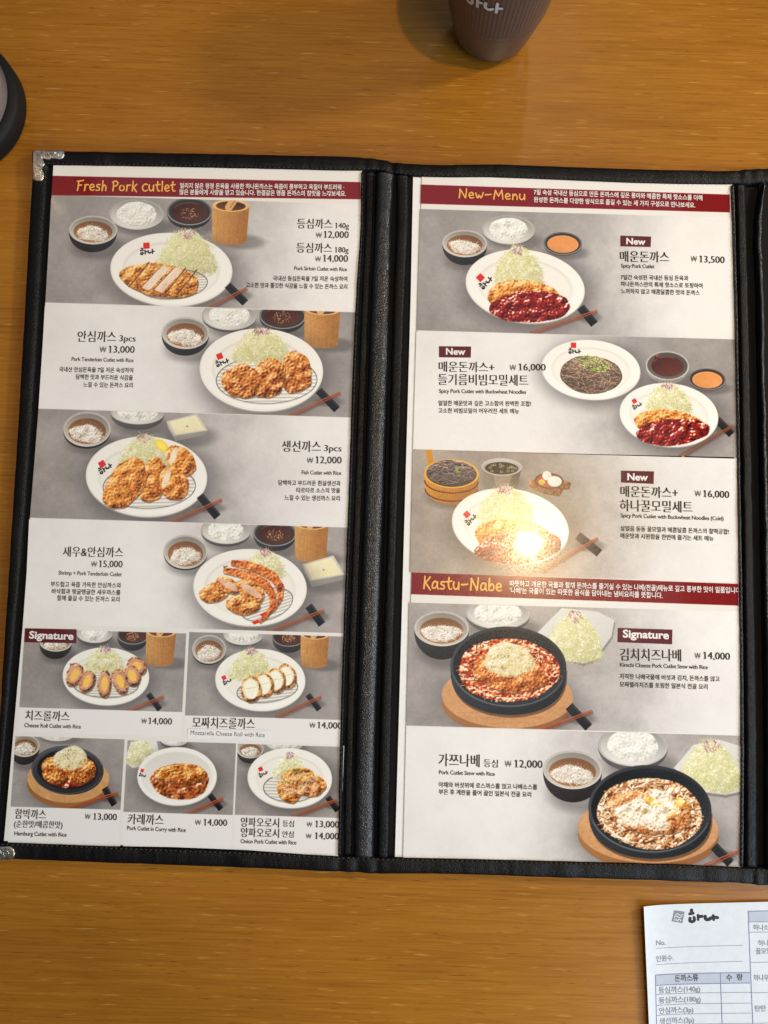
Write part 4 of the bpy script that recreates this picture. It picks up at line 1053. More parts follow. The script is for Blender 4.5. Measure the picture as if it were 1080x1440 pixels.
child(strip('edge_binding', BOT_O, BOT_I, ZB - .001, ZT + .0003, M_LEATHER, menu, 340, 12, 3.2, .0003, 2, wb))
child(strip('edge_binding', [(46, 214), (24, 600), (7, 880), (-12, 1206)], [(68, 234), (63, 310), (45, 600), (23, 880), (5, 1085), (-4, 1190)], ZB - .001, ZT, M_LEATHER, menu, 140, 10, 3, .0002, 3))
# inner borders beside the spines, each with a stitched roll along the pocket
def border(a, b, seed, m=None, z1=ZT, power=3.0, wob=.00022): child(strip('inner_border', a, b, ZB - .001, z1, m or M_LEATHER, menu, 200, 9, power, wob, seed))
border([(507, 243), (506.5, 300), (499.5, 420), (489, 700), (476.5, 1080), (474.5, 1203)], [(512.5, 243), (512.5, 300), (506.5, 420), (496, 700), (483, 1080), (481, 1203)], 11, None, ZT, 2)
border([(514, 243), (513, 300), (508, 420), (497.5, 700), (484.5, 1080), (482.5, 1203)], [(527, 243), (526, 300), (520, 420), (510, 700), (497, 1080), (495, 1203)], 12, None, ZB + .0009, 3)
border([(555.5, 248), (556.5, 300), (552, 420), (545, 700), (532, 1090), (530, 1205)], [(575, 249), (575, 300), (570, 420), (560.5, 700), (549.5, 1090), (547, 1205)], 13, None, ZT)
border([(1026, 262), (1027.5, 300), (1031, 420), (1036, 700), (1040, 1100), (1039, 1218)], [(1032.5, 262), (1034, 300), (1037, 420), (1042, 700), (1046.5, 1100), (1045.5, 1218)], 14, M_SPINE, ZT, 2)
border([(1033.5, 262), (1034.5, 300), (1038, 420), (1043, 700), (1047.5, 1100), (1047, 1218)], [(1047.5, 262), (1048.5, 300), (1052, 420), (1058, 700), (1064.5, 1100), (1064, 1218)], 15, None, ZT - .0003, 4)
def fold(a, b, seed, z1): child(strip('spine_fold', a, b, .002, z1, M_SPINE, menu, 200, 15, 2.8, .0003, seed))
fold([(528.5, 244), (527, 300), (521, 420), (511, 700), (498, 1090), (496.5, 1204)], [(555, 247), (551.5, 300), (549, 420), (540, 700), (528, 1090), (526.5, 1205)], 21, ZT + .0016)
fold([(1071, 260), (1064, 300), (1065.5, 420), (1071, 700), (1077, 1100), (1077, 1219)], [(1075, 260), (1071.5, 300), (1073, 420), (1079, 700), (1087, 1100), (1087, 1219)], 22, ZT + .0008)

def stitches(a, z, n, seed, parent=menu):
    r = np.random.default_rng(seed); P = resample(a, n * 2); ink = Ink()
    for i in range(n):
        p, q = at(*P[2 * i], z), at(*P[2 * i + 1], z); d = (q - p); L = np.hypot(d[0], d[1]); d = d / L; nn = np.array([-d[1], d[0], 0]); w = .00033
        p = p + nn * r.normal(0, .00012) - d * L * .15; q = q + nn * r.normal(0, .00012) + d * L * .15
        c = (p + q) / 2 + np.array([0, 0, .00045])
        ink.add([tuple(x) for x in (p, c + nn * w, q, c - nn * w, c + np.array([0, 0, .0001]))], [(0, 4, 1), (1, 4, 2), (2, 4, 3), (3, 4, 0)])
    return child(ink.done('stitching', M_THREAD, parent))
def shift(e, dx, dy): return [(x + dx, y + dy) for x, y in e]
stitches([(x, y - 3.6) for x, y in TOP_I], ZT - .0001, 175, 31); stitches([(x, y + 4.2) for x, y in BOT_I], ZT - .0001, 175, 32)
stitches([(65, 240), (60, 310), (42, 600), (20, 880), (2, 1085), (-6, 1185)], ZT - .0003, 130, 33)
stitches([(509.7, 246), (509.5, 300), (503, 420), (492.5, 700), (479.7, 1080), (477.7, 1200)], ZT - .0001, 130, 34)
stitches([(570, 252), (570, 300), (566, 420), (556.5, 700), (546, 1090), (543.5, 1202)], ZT - .0001, 130, 36)
stitches([(1029, 266), (1030.6, 300), (1034, 420), (1039, 700), (1043.2, 1100), (1042.2, 1214)], ZT - .0001, 130, 35)

# metal corners: an L of thin plated sheet with a scalloped inner rim and raised scrolls
M_METAL, _nt, _b = mat('tarnished_nickel')
_b.inputs['Metallic'].default_value = 1; _b.inputs['Roughness'].default_value = .24
_tc = node(_nt, 'ShaderNodeTexCoord'); _n = node(_nt, 'ShaderNodeTexNoise', Scale=420.0, Detail=4.0); _nt.links.new(_tc.outputs['Object'], _n.inputs['Vector'])
_r = ramp(_nt, _n.outputs['Fac'], [(.30, (.38, .33, .25)), (.5, (.74, .69, .60)), (.75, (.88, .85, .78))]); _nt.links.new(_r.outputs[0], _b.inputs['Base Color'])
_bp = node(_nt, 'ShaderNodeBump', Strength=.15, Distance=.0006); _nt.links.new(_n.outputs['Fac'], _bp.inputs['Height']); _nt.links.new(_bp.outputs[0], _b.inputs['Normal'])
def corner(poly, scrolls, z0, z1):
    T = [at(x, y, z1) for x, y in poly]; n = len(T); c = np.mean(T, axis=0)
    bm = bmesh.new()
    top = [bm.verts.new((p[0], p[1], z1)) for p in T]; f = bm.faces.new(top)
    g = bmesh.ops.extrude_face_region(bm, geom=[f]); vs_ = [v for v in g['geom'] if isinstance(v, bmesh.types.BMVert)]
    for v in vs_: v.co.z = z0
    bmesh.ops.recalc_face_normals(bm, faces=bm.faces)
    bmesh.ops.bevel(bm, geom=[e for e in bm.edges if all(abs(v.co.z - z1) < 1e-6 for v in e.verts)], offset=.0005, segments=3, affect='EDGES', profile=.6)
    me = bpy.data.meshes.new('corner_protector'); bm.to_mesh(me); bm.free(); me.materials.append(M_METAL)
    for p in me.polygons: p.use_smooth = True
    o = bpy.data.objects.new('corner_protector', me); C.objects.link(o); o.parent = menu; child(o)
    ink = Ink()
    for s in scrolls:
        P = [at(x, y, z1) for x, y in resample(s, 16)]
        for i in range(len(P)):
            a, b = P[max(i - 1, 0)], P[min(i + 1, len(P) - 1)]; d = b - a; d /= np.hypot(d[0], d[1]) + 1e-9; nn = np.array([-d[1], d[0], 0]) * .00028
            for q in (-1, 0, 1): pt = P[i] + nn * q; ink.v.append((pt[0], pt[1], z1 - .0001 + (.00038 if q == 0 else 0)))
        b0 = len(ink.v) - 3 * len(P)
        for i in range(len(P) - 1):
            for q in (0, 1): ink.f.append((b0 + 3 * i + q, b0 + 3 * i + q + 1, b0 + 3 * i + q + 4, b0 + 3 * i + q + 3))
    if ink.v:
        e = ink.done('scroll_relief', M_METAL, o)
        for p in e.data.polygons: p.use_smooth = True
    return o
def spiral(cx, cy, r, a0, turns=1.4, sgn=1): return [(cx + r * (1 - .8 * t) * math.cos(a0 + sgn * t * turns * 6.28), cy + r * (1 - .8 * t) * math.sin(a0 + sgn * t * turns * 6.28)) for t in np.linspace(0, 1, 14)]
corner([(46, 217), (46.5, 212.5), (51, 210.8), (70, 211), (87, 210), (90.3, 212.5), (90.5, 218.5), (87, 222.5), (83, 223.6), (76, 223), (71.5, 221.8), (69.5, 224), (66, 224.3), (61.5, 222.5), (58, 220.4), (61, 226), (62.3, 230.5), (60, 234), (58.6, 238), (61, 242), (60.8, 250), (58, 254), (50, 254.6), (46, 252)],
       [spiral(54.5, 230, 3.6, 4.6), spiral(54.5, 240.5, 4, 4.2, 1.5, -1), spiral(53, 248.5, 3.2, 1), spiral(80, 217, 4, 3.4), spiral(70, 217.5, 3.6, .4, 1.4, -1), [(48, 213), (54, 218), (58, 220)]], ZB - .0035, ZT + .0011)
corner([(-14, 1190), (2, 1190.5), (14, 1191), (19, 1194), (20.6, 1200), (19, 1206), (14, 1209.6), (-14, 1209)], [spiral(9, 1200, 5, 2), spiral(-3, 1199, 4.5, .4, 1.4, -1)], ZB - .0035, ZT + .0011)

# ---------------------------------------------------------------- pages: sheets, printed panels, printed crockery, writing
M_INK = flat('black_ink', (.022, .020, .020), .5)
M_INK2 = flat('soft_black_ink', (.028, .026, .026), .5)
M_GOLD = flat('yellow_print', (.86, .42, .085), .5)
M_WHITE = flat('white_print', (.80, .78, .75), .5)
M_BADGE = flat('wine_red_print', (.105, .012, .016), .5)
for _m in (M_INK, M_INK2, M_GOLD, M_WHITE, M_BADGE): laminate(_m.node_tree, _m.node_tree.nodes['Principled BSDF'])
paint_left()
# title band of the first page
def band_paint(sh, zone, pts, col=C8(122, 28, 32)):
    R = [sh.r(zone, *p) for p in pts]; sh.clip = (0, 0, sh.w, sh.h); sh.poly(R, col, tex=.012, ss=3); return R
BAND_L = band_paint(LEFT, 'A', [(100, 93.5), (1014, 112.2), (1014, 160.5), (100, 148.5)])
paint_right()
BAND_R = band_paint(RIGHT, 'D', [(104, 79), (972, 107.3), (973, 157.5), (102, 133)])
BAND_K = band_paint(RIGHT, 'E', [(72, 410), (996, 442.2), (997, 503.3), (69, 471)])

def clip_poly(pts, rect):
    x0, y0, x1, y1 = rect
    for ax, lim, sg in ((0, x0, 1), (0, x1, -1), (1, y0, 1), (1, y1, -1)):
        out = []
        for p, q in zip(pts, pts[1:] + pts[:1]):
            ip, iq = sg * (p[ax] - lim) >= 0, sg * (q[ax] - lim) >= 0
            if ip: out.append(p)
            if ip != iq:
                t = (lim - p[ax]) / (q[ax] - p[ax]); out.append((p[0] + t * (q[0] - p[0]), p[1] + t * (q[1] - p[1])))
        pts = out
        if len(pts) < 3: return None
    return pts
def cut(sh, name, outline, z, m, parent, label=None):
    """a piece cut out of the print along an outline, with its place on the raster as UVs"""
    v = [sh.world(x, y, z) for x, y in outline]; uv = [(x / sh.w, 1 - y / sh.h) for x, y in outline]
    ar = sum(a[0] * b[1] - b[0] * a[1] for a, b in zip(v, v[1:] + v[:1]))
    idx = list(range(len(v))) if ar > 0 else list(range(len(v)))[::-1]
    o = link(name, v, [idx], m, parent, False, uv)
    if len(v) > 4:
        bm = bmesh.new(); bm.from_mesh(o.data); bmesh.ops.triangulate(bm, faces=bm.faces); bm.to_mesh(o.data); bm.free()
    if label: o['label'] = label
    return o

def page(sh, px, m, label):
    pts = [sh.r('G', *p) for p in px]; n = len(pts)
    top = [sh.world(x, y, ZP) for x, y in pts]; bot = [(p[0], p[1], ZP - .0004) for p in top]
    uv = [(min(max(x / sh.w, 0), 1), min(max(1 - y / sh.h, 0), 1)) for x, y in pts]
    o = link('menu_page', top + bot, [list(range(n)), list(range(n, 2 * n))[::-1]] + [(i, n + i, n + (i + 1) % n, (i + 1) % n) for i in range(n)], m, None, False, uv + uv)
    bm = bmesh.new(); bm.from_mesh(o.data); bmesh.ops.recalc_face_normals(bm, faces=bm.faces); bm.to_mesh(o.data); bm.free()
    tag(o, label, 'menu page', 'menu pages in the folder'); return o
M_LEFT = sheet_mat('left_print', LEFT); M_RIGHT = sheet_mat('right_print', RIGHT)
PAGE_L = page(LEFT, [(75.5, 226), (63.5, 430), (52.5, 600), (32, 880), (18, 1040), (5.5, 1182.5), (200, 1189.5), (400, 1197.5), (477.5, 1201.5), (479, 1080), (491.5, 700), (502.5, 420), (509, 300), (509, 236)], M_LEFT,
              'menu page with red Fresh Pork Cutlet banner, left side of the folder')
PAGE_R = page(RIGHT, [(593.5, 241), (584, 640), (567, 1209), (800, 1215), (1043, 1222), (1040, 900), (1034, 420), (1029, 254)], M_RIGHT,
              'menu page with New-Menu and Kastu-Nabe banners, right side of the folder')
def panels(sh, pg, m):
    out = []
    for i, (label, full) in enumerate(sh.panels):
        p = cut(sh, 'dish_panel', full, ZP + .00002, m, pg, label); out.append(p)
        k = 0
        for (j, name, outline, clip, lab) in sh.pieces:
            if j != i: continue
            q = clip_poly([tuple(a) for a in outline], clip)
            if not q: continue
            k += 1; cut(sh, name, q, ZP + .00003 + .000006 * k, m, p, lab)
    return out
PL, PR = panels(LEFT, PAGE_L, M_LEFT), panels(RIGHT, PAGE_R, M_RIGHT)
BL = cut(LEFT, 'title_banner', clip_poly(BAND_L, (14, 6, LEFT.w - 6, LEFT.h - 6)), ZP + .00002, M_LEFT, PAGE_L)
BR = cut(RIGHT, 'title_banner', clip_poly(BAND_R, (9, 6, RIGHT.w - 6, RIGHT.h - 6)), ZP + .00002, M_RIGHT, PAGE_R)
BK = cut(RIGHT, 'title_banner', clip_poly(BAND_K, (9, 6, RIGHT.w - 6, RIGHT.h - 6)), ZP + .00002, M_RIGHT, PAGE_R)

ZI = ZP + .00028
def mapper(sh): return lambda x, y, z: sh.world(x, y, ZI + z * .0001)
def text(sh, parent, name, m, zone, lines):
    """lines: (writing, style, x0, baseline0, x1, baseline1, height) in zone pixels; one part"""
    ink = Ink()
    for body, style, x0, y0, x1, y1, h in lines:
        k = sh.k(zone, x0, y0); ink.add(*write(mapper(sh), body, style, sh.r(zone, x0, y0), sh.r(zone, x1, y1), h * k))
    return ink.done(name, m, parent)
def title(sh, parent, zone, body, x0, y0, x1, y1, h):
    ink = Ink(); brush_title(ink, mapper(sh), body, sh.r(zone, x0, y0), sh.r(zone, x1, y1), h * sh.k(zone, x0, y0)); return ink.done('banner_title', M_GOLD, parent)
def badge(sh, pg, zone, quad, body, x0, y0, x1, y1, h):
    R = [sh.r(zone, *p) for p in quad]; v = [sh.world(x, y, ZI - .00004) for x, y in R]
    o = link('badge', v, [(3, 2, 1, 0)], M_BADGE, pg); o['label'] = 'wine red badge reading ' + body
    text(sh, o, 'badge_text', M_WHITE, zone, [(body, 'heavy', x0, y0, x1, y1, h)])

def dish(sh, parent, zone, names, prices, english, desc, eh=11, dh=14):
    text(sh, parent, 'dish_name', M_INK, zone, names)
    text(sh, parent, 'price', M_INK, zone, [(t, 'serif' if t != '₩' else 'won', *r) for t, *r in prices])
    text(sh, parent, 'english_name', M_INK2, zone, [(t, 'plain' if t[0] == 'M' else 'light', x0, y0, x1, y1, eh) for t, x0, y0, x1, y1 in english])
    if desc: text(sh, parent, 'description', M_INK2, zone, [(t, 'sans', x0, y0, x1, y1, dh) for t, x0, y0, x1, y1 in desc])
N = 'serif'
title(LEFT, BL, 'A', 'Fresh Pork cutlet', 214, 136, 493, 139, 28)
text(LEFT, BL, 'banner_text', M_WHITE, 'A', [('얼리지 않은 청정 돈육을 사용한 하나돈까스는 육즙이 풍부하고 육질이 부드러워 ·', 'bold', 506, 130, 968, 134.5, 15), ('많은 분들에게 사랑을 받고 있습니다. 한결같은 명품 돈까스의 참맛을 느껴보세요.', 'bold', 505, 148, 973, 152.5, 15)])
dish(LEFT, PL[0], 'A', [('등심까스', N, 836, 243, 935, 244, 28), ('140g', N, 943, 242, 982, 243, 16), ('등심까스', N, 834, 311, 934, 312, 28), ('180g', N, 942, 310, 981, 311, 16)],
     [('₩', 889, 269, 905, 269, 15), ('12,000', 911, 269, 981, 270, 20), ('₩', 887, 336, 903, 336, 15), ('14,000', 909, 336, 979, 337, 20)],
     [('Pork Sirloin Cutlet with Rice', 828, 360, 976, 363)], [('국내산 등심돈육을 7일 저온 숙성하여', 768, 390, 977, 392), ('고소한 맛과 쫄깃한 식감을 느낄 수 있는 돈까스 요리', 692, 409, 977, 414)])
dish(LEFT, PL[1], 'A', [('안심까스', N, 218, 562, 327, 563, 31), ('3pcs', N, 336, 560, 382, 561, 18)], [('₩', 281, 591, 299, 591, 16), ('13,000', 306, 592, 379, 593, 20)],
     [('Pork Tenderloin Cutlet with Rice', 202, 615, 376, 619)], [('국내산 안심돈육을 7일 저온 숙성하여', 167, 646, 375, 649), ('담백한 맛과 부드러운 식감을', 214, 667, 374, 670), ('느낄 수 있는 돈까스 요리', 235, 689, 374, 691)])
dish(LEFT, PL[2], 'B', [('생선까스', N, 793, 151, 903, 152, 31), ('3pcs', N, 912, 149, 961, 150, 18)], [('₩', 864, 183, 881, 183, 16), ('12,000', 888, 183, 961, 184, 20)],
     [('Fish Cutlet with Rice', 849, 214, 960, 216)], [('담백하고 부드러운 흰살생선과', 783, 245, 958, 247), ('타르타르 소스의 맛을', 834, 266, 957, 267), ('느낄 수 있는 생선까스 요리', 801, 287, 956, 289)])
dish(LEFT, PL[3], 'B', [('새우&안심까스', N, 177, 446, 347, 448, 28)], [('₩', 257, 474, 273, 474, 15), ('15,000', 279, 475, 345, 476, 19)],
     [('Shrimp + Pork Tenderloin Cutlet', 165, 496, 343, 501)], [('부드럽고 육즙 가득한 안심까스와', 143, 530, 341, 534), ('바삭함과 탱글탱글한 새우까스를', 146, 550, 339, 554), ('함께 즐길 수 있는 돈까스 요리', 161, 569, 337, 573)])
badge(LEFT, PAGE_L, 'C', [(71, 47), (216, 50), (215, 89), (69, 86)], 'Signature', 82, 75, 207, 79, 20)
dish(LEFT, PL[4], 'C', [('치즈롤까스', N, 71, 306, 196, 309, 27)], [('₩', 398, 315, 413, 315.5, 14), ('14,000', 418, 316, 484, 318, 18)], [('Cheese Roll Cutlet with Rice', 69, 325, 228, 329)], None)
# paper correction strip stuck over the name of the second roll
_p = [LEFT.r('C', *q) for q in ((528, 329), (764, 334), (763, 364), (527, 358))]
STK = link('correction_sticker', [LEFT.world(x, y, ZI - .00003) for x, y in _p], [(3, 2, 1, 0)], flat('sticker_paper', (.79, .79, .80), .5), PAGE_L)
dish(LEFT, PL[5], 'C', [('모짜치즈롤까스', N, 541, 327, 717, 331, 29)], [('₩', 871, 327, 887, 327.5, 14), ('14,000', 893, 328, 962, 330, 18)], [('Mozzarella Cheese Roll with Rice', 536, 346, 745, 353)], None, 12)
dish(LEFT, PL[6], 'C', [('함박까스', N, 42, 582, 130, 585, 26), ('(순한맛/매콤한맛)', N, 40, 607, 176, 610, 19)], [('₩', 239, 583, 254, 584, 14), ('13,000', 263, 585, 329, 587, 18)], [('Hamburg Cutlet with Rice', 41, 629, 188, 633)], None)
dish(LEFT, PL[7], 'C', [('카레까스', N, 359, 598, 460, 601, 28)], [('₩', 549, 600, 565, 600.5, 14), ('14,000', 573, 601, 639, 603, 18)], [('Pork Cutlet in Curry with Rice', 358, 614, 523, 620)], None)
dish(LEFT, PL[8], 'C', [('양파오로시', N, 677, 605, 785, 608, 25), ('등심', N, 795, 605, 827, 606, 17), ('양파오로시', N, 677, 634, 785, 637, 25), ('안심', N, 794, 635, 826, 636, 17)],
     [('₩', 863, 605, 878, 605.5, 13), ('13,000', 887, 606, 954, 608, 18), ('₩', 861, 638, 876, 638.5, 13), ('14,000', 886, 639, 953, 641, 18)], [('Onion Pork Cutlet with Rice', 677, 651, 834, 655)], None)

title(RIGHT, BR, 'D', 'New-Menu', 208, 117, 398, 123, 26)
text(RIGHT, BR, 'banner_text', M_WHITE, 'D', [('7일 숙성 국내산 등심으로 만든 돈까스에 깊은 풍미와 매콤한 특제 핫소스를 더해', 'bold', 421, 108, 895, 124.5, 15), ('완성한 돈까스를 다양한 방식으로 즐길 수 있는 세 가지 구성으로 만나보세요.', 'bold', 421, 129, 875, 145, 15)])
badge(RIGHT, PAGE_R, 'D', [(665, 223), (751, 226), (750, 255), (665, 253)], 'New', 681, 247, 735, 249, 18)
dish(RIGHT, PR[0], 'D', [('매운돈까스', N, 664, 297, 802, 299, 31)], [('₩', 863, 296, 880, 296.5, 16), ('13,500', 887, 298, 958, 301, 20)], [('Spicy Pork Cutlet', 667, 313, 761, 315)],
     [('7일간 숙성된 국내산 등심 돈육과', 666, 347, 856, 350), ('하나돈까스만의 특제 핫소스로 토핑하여', 666, 366, 896, 371), ('느끼하지 않고 매콤달콤한 맛의 돈까스', 667, 386, 888, 391)])
badge(RIGHT, PAGE_R, 'D', [(155, 534), (245, 535), (244, 566), (155, 565)], 'New', 174, 557, 229, 558, 18)
dish(RIGHT, PR[1], 'D', [('매운돈까스+', N, 154, 606, 311, 608, 29), ('들기름비빔모밀세트', N, 152, 643, 406, 646, 31)], [('₩', 354, 602, 371, 602, 16), ('16,000', 379, 602, 455, 603, 20)], [('Spicy Pork Cutlet with Buckwheat Noodles', 155, 665, 400, 668)],
     [('얼얼한 매운맛과 깊은 고소함의 완벽한 조합!', 153, 701, 414, 703), ('고소한 비빔모밀이 어우러진 세트 메뉴', 153, 722, 380, 724)])
badge(RIGHT, PAGE_R, 'E', [(667, 124), (759, 126), (758, 161), (667, 157)], 'New', 684, 150, 742, 152, 19)
dish(RIGHT, PR[2], 'E', [('매운돈까스+', N, 665, 198, 827, 202, 31), ('하나꿀모밀세트', N, 663, 238, 868, 243, 32)], [('₩', 874, 196, 891, 196.5, 16), ('16,000', 898, 198, 971, 201, 20)], [('Spicy Pork Cutlet with Buckwheat Noodles (Cold)', 666, 255, 955, 264)],
     [('살얼음 동동 꿀모밀과 매콤달콤 돈까스의 찰떡궁합!', 665, 293, 970, 303), ('매운맛과 시원함을 한번에 즐기는 세트 메뉴', 665, 314, 927, 322)])
title(RIGHT, BK, 'E', 'Kastu-Nabe', 107, 455, 331, 463, 33)
text(RIGHT, BK, 'banner_text', M_WHITE, 'E', [('따뜻하고 개운한 국물과 함께 돈까스를 즐기실 수 있는 나베(전골)메뉴로 깊고 풍부한 맛이 일품입니다', 'bold', 353, 449, 1002, 469, 16), ("'나베'는 국물이 있는 따뜻한 음식을 담아내는 냄비요리를 뜻합니다.", 'bold', 353, 468, 783, 483, 16)])
badge(RIGHT, PAGE_R, 'F', [(658, 86), (811, 91), (810, 132), (657, 126)], 'Signature', 671, 112, 801, 117, 21)
dish(RIGHT, PR[3], 'F', [('김치치즈나베', N, 664, 178, 836, 181, 33)], [('₩', 874, 172, 890, 172.5, 16), ('14,000', 898, 173, 973, 176, 20)], [('Kimchi Cheese Pork Cutlet Stew with Rice', 664, 195, 911, 202)],
     [('자작한 나베국물에 버섯과 김치, 돈까스를 얹고', 663, 229, 944, 237), ('모짜렐라치즈를 토핑한 일본식 전골 요리', 663, 252, 910, 259)])
dish(RIGHT, PR[4], 'F', [('가쯔나베', N, 153, 475, 269, 478, 34), ('등심', N, 280, 477, 320, 479, 21)], [('₩', 340, 476, 358, 476.5, 16), ('12,000', 367, 478, 446, 480, 21)], [('Pork Cutlet Stew with Rice', 155, 497, 312, 502)],
     [('야채와 버섯위에 로스까스를 얹고 나베소스를', 154, 534, 431, 541), ('부은 후 계란을 풀어 끓인 일본식 전골 요리', 154, 554, 414, 562)])

# plain sheet behind the second page, its left margin showing
M_PLAIN = flat('plain_white_paper', (.80, .80, .79), .6)
bk = slab('paper_sheet', [(581, 248), (577.5, 420), (555.5, 1200), (555, 1212), (760, 1216), (780, 256)], ZB + .0002, ZP - .0006, M_PLAIN, None)
tag(bk, 'plain white paper strip peeking out left of the New-Menu page', 'paper sheet')

# ---------------------------------------------------------------- order slip
M_SLIP = flat('order_slip_paper', (.63, .675, .735), .6)
M_GRID = flat('blue_grey_print', (.17, .19, .36), .6)
M_GREYT = flat('grey_print', (.20, .22, .26), .6)
M_HEAD = flat('pale_blue_print', (.43, .48, .58), .6)
o0 = at(903.2, 1272.5, .002); ex = at(1080, 1268.5, .002) - o0; ex = ex[:2] / np.hypot(*ex[:2]); ey = np.array([ex[1], -ex[0]])
def sz(a, b): return .0011 + .0030 * math.exp(-max(a, 0) / .010) * (.55 + .45 * math.cos(b * 14)) + .0006 * math.exp(-max(b, 0) / .02)
def slip_pt(a, b, dz=0):
    p = o0[:2] + ex * a + ey * b; return (p[0], p[1], sz(a, b) + dz)
NA, NB, WA, WB = 46, 40, .135, .20
v = [slip_pt(WA * (i / NA) ** 1.4, WB * j / NB) for j in range(NB + 1) for i in range(NA + 1)]
v2 = [(x, y, z - .00025) for x, y, z in v]; nv = len(v); f = []
for j in range(NB):
    for i in range(NA):
        a = j * (NA + 1) + i; f.append((a, a + NA + 1, a + NA + 2, a + 1)); f.append((nv + a, nv + a + 1, nv + a + NA + 2, nv + a + NA + 1))
rim = [i for i in range(NA + 1)] + [j * (NA + 1) + NA for j in range(1, NB + 1)] + [NB * (NA + 1) + i for i in range(NA - 1, -1, -1)] + [j * (NA + 1) for j in range(NB - 1, 0, -1)]
for a, b in zip(rim, rim[1:] + rim[:1]): f.append((a, b, nv + b, nv + a))
slip = link('order_slip', v + v2, f, M_SLIP, None, False)
tag(slip, 'bluish white printed order slip below the folder with tick table', 'order slip')
def hp(x, y):
    p = at(*zpx('H', x, y), .0016)[:2] - o0[:2]; return float(p @ ex), float(p @ ey)
smap = lambda dz: (lambda a, b, z: slip_pt(a, b, dz + z * .0001))
def stext(parent, name, m, lines):
    for body, style, x0, y0, x1, y1, h in lines:
        ink = Ink(); ink.add(*write(smap(.00014), body, style, hp(x0, y0), hp(x1, y1), h / 5.4 * .000445)); ink.done(name, m, parent)
def sline(ink, x0, y0, x1, y1, w):
    P = [hp(x0 + (x1 - x0) * t, y0 + (y1 - y0) * t) for t in np.linspace(0, 1, 12)]; ribbon(ink, smap(.0001), P, w * .000445 / 5.4, False)
g = Ink()
for y in (695, 775, 848, 930, 1004, 1080): 
    if y in (695, 775): sline(g, 220, y + 6, 948, y - 4, 5)
for x0, y0, x1, y1 in ((220, 702, 232, 1180), (720, 697, 738, 1180), (930, 222, 972, 1180)): sline(g, x0, y0, x1, y1, 5)
sline(g, 930, 224, 1180, 219, 5); sline(g, 938, 306, 1180, 303, 4); sline(g, 940, 384, 1180, 382, 3.5)
g.done('order_table', M_GRID, slip)
g = Ink()
for y in (850, 932, 1008, 1086): sline(g, 226, y, 955, y - 8, 3)
for y in (615, 846, 1078): sline(g, 950, y, 1180, y - 3, 3)
sline(g, 226, 500, 890, 484, 2.4); sline(g, 228, 624, 890, 606, 2.4)
g.done('ruled_lines', M_GREYT, slip)
def sbox(name, q, m):
    P = [np.array(hp(*a)) for a in q]; V, F = [], []
    for j in range(9):
        for i in range(15):
            u, w = i / 14, j / 8; V.append(slip_pt(*((P[0] * (1 - u) + P[1] * u) * (1 - w) + (P[3] * (1 - u) + P[2] * u) * w), .00005))
    for j in range(8):
        for i in range(14): k = j * 15 + i; F.append((k, k + 15, k + 16, k + 1))
    return link(name, V, F, m, slip)
sbox('table_header', [(224, 705), (944, 694), (946, 770), (226, 776)], M_HEAD); sbox('table_header', [(934, 226), (1180, 222), (1180, 300), (940, 302)], M_HEAD)
stext(slip, 'slip_text', M_GREYT, [('No.', 'light', 226, 477, 300, 475, 36), ('인원수.', 'light', 226, 602, 366, 598, 40), ('등심까스(140g)', 'light', 246, 842, 568, 838, 42), ('등심까스(180g)', 'light', 248, 920, 572, 916, 42), ('안심까스(3p)', 'light', 250, 1000, 516, 996, 42), ('생선까스(3p)', 'light', 254, 1078, 520, 1074, 42),
    ('하나소바', 'light', 970, 370, 1130, 368, 40), ('하나', 'light', 1008, 490, 1090, 488, 40), ('꿀모밀', 'light', 990, 552, 1110, 550, 40), ('하나우동', 'light', 975, 756, 1130, 754, 42), ('탄탄', 'light', 985, 988, 1070, 986, 40)])
stext(slip, 'slip_heading', M_INK, [('돈까스류', 'bold', 372, 758, 553, 754, 44), ('수  량', 'bold', 766, 754, 892, 750, 44)])
st = sbox('stamp_mark', [(364, 213), (446, 226), (430, 314), (346, 298)], M_GREYT)
g = Ink()
for P in ([(372, 250), (392, 240), (412, 252), (430, 246)], [(366, 268), (380, 258), (404, 270), (424, 262)], [(364, 290), (376, 280), (390, 296), (402, 280), (418, 296)]): ribbon(g, smap(.00012), [hp(*q) for q in P], 6 * .000445 / 5.4)
g.done('stamp_lines', M_SLIP, st)
g = Ink()
def slogo(pts, w): ribbon(g, smap(.0001), [hp(560 + 130 * x, 270 + 88 * y) for x, y in pts], w * 110 * .000445 / 5.4)
for pts, w in (([(500, 214), (498, 222)], 24), ([(484, 243), (512, 238)], 20), ([(488, 276), (486, 296), (506, 302), (522, 290), (518, 270)], 22), ([(548, 252), (550, 288)], 18), ([(556, 264), (580, 262)], 22), ([(604, 262), (606, 282), (628, 286), (650, 274)], 24), ([(664, 256), (668, 288)], 20), ([(672, 270), (698, 272)], 22)):
    ribbon(g, smap(.0001), [hp(*q) for q in pts], w * .000445 / 5.4)
g.done('brush_logo', M_INK, slip)

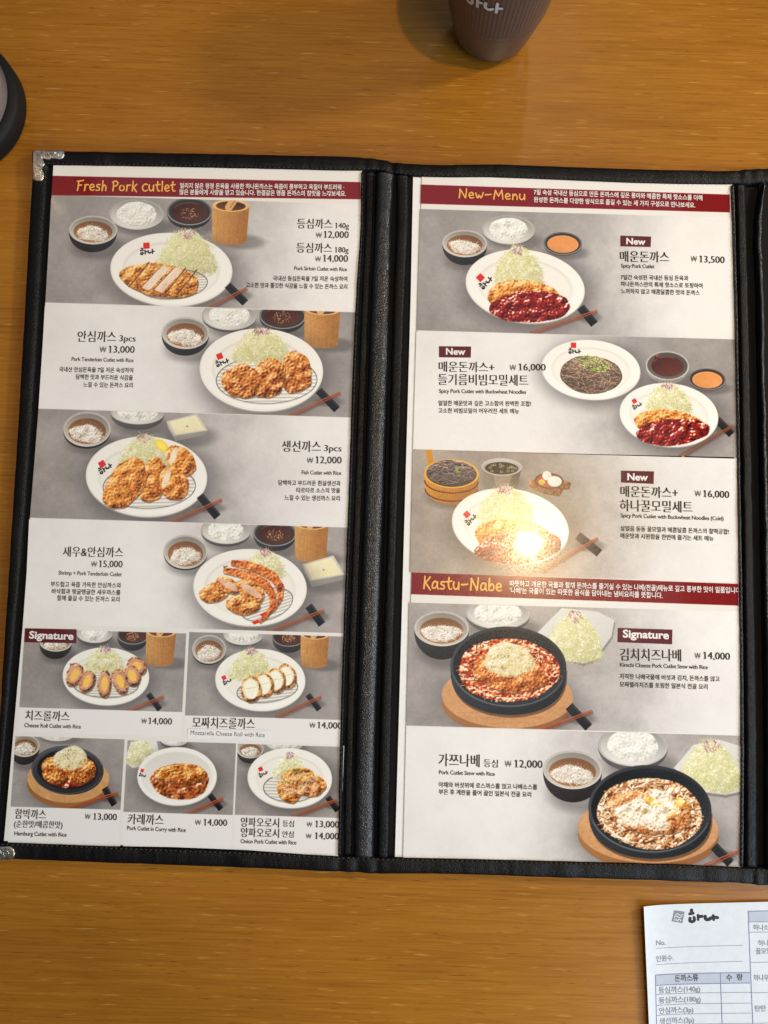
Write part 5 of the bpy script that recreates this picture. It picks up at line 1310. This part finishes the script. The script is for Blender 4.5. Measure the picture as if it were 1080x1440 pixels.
# ---------------------------------------------------------------- cup and container
def lathe(name, prof, n, m, parent=None, ribs=None, loc=(0, 0, 0)):
    v, f = [], []
    for k, (r, z) in enumerate(prof):
        for i in range(n):
            a = 2 * math.pi * i / n; rr = r + (ribs(z, a) if ribs else 0)
            v.append((loc[0] + rr * math.cos(a), loc[1] + rr * math.sin(a), loc[2] + z))
    for k in range(len(prof) - 1):
        for i in range(n): a, b = k * n + i, k * n + (i + 1) % n; f.append((a, b, b + n, a + n))
    return link(name, v, f, m, parent, True)
def plastic(name, rgb, rough=.3):
    m = flat(name, rgb, rough); b = m.node_tree.nodes['Principled BSDF']; b.inputs['Subsurface Weight'].default_value = .12; b.inputs['Subsurface Radius'].default_value = (.004, .003, .002); return m
M_CUP = plastic('mauve_plastic', (.078, .060, .055), .26)
cb = at(690, 47, 0)
cup = empty('drinking_cup', (cb[0], cb[1], 0)); tag(cup, 'mauve plastic drinking cup with ribbed sides and white brush mark', 'cup')
def cr(z): return .0222 + .0098 * (z / .036) ** .75 if z < .036 else .0320 + (z - .036) * .125
prof = [(0, .0012), (.017, .0012), (.0185, .0002), (.0205, .0006), (.0222, .003)] + [(cr(z), z) for z in np.linspace(.006, .035, 10)] + [(cr(.0356) - .0001, .0356), (cr(.036) + .0002, .0362)] + [(cr(z), z) for z in np.linspace(.038, .095, 14)] + [(.0398, .096), (.0390, .0965), (.0380, .0955), (.0368, .085), (.0310, .04), (.024, .008), (0, .006)]
ribf = lambda z, a: (-.00028 * abs(math.sin(a * 40)) * min(1, (z - .039) / .004) if .039 < z < .094 else 0)
lathe('cup_body', prof, 432, M_CUP, cup, ribf)
g = Ink(); MARKC = flat('white_cup_print', (.62, .58, .56), .5)
cang = math.radians(-112)
def cmap(x, y, z):                             # wraps the mark round the cup: x along the rim, y up
    a = cang + x / .037; r = cr(y) + .00025 + z * .0001; return (r * math.cos(a), r * math.sin(a), y)
def cst(pts, w): ribbon(g, cmap, [(q[0] * .0105, (.0680 - q[1] * .012)) for q in pts], w * .0095)
draw_logo(cst); g.done('brush_mark', MARKC, cup)

M_RUB = flat('black_rubber', (.007, .007, .0075), .65, 0, .25); M_GREY = plastic('grey_plastic', (.22, .185, .175), .22)
R0 = .046; cc = at(26, 146, .013); ccx, ccy = cc[0] - R0, cc[1] + .001
con = empty('container', (ccx, ccy, 0)); tag(con, 'round grey container on a wide black base at the left edge', 'container')
lathe('base', [(0, .0004), (R0 - .002, .0004), (R0, .002), (R0, .013), (R0 - .0015, .015), (R0 - .006, .0156), (0, .0156)], 96, M_RUB, con)
lathe('body', [(0, .0162), (R0 - .0058, .0162), (R0 - .0050, .018), (R0 - .0054, .03), (R0 - .009, .10), (R0 - .012, .13), (R0 - .02, .137), (0, .138)], 96, M_GREY, con)
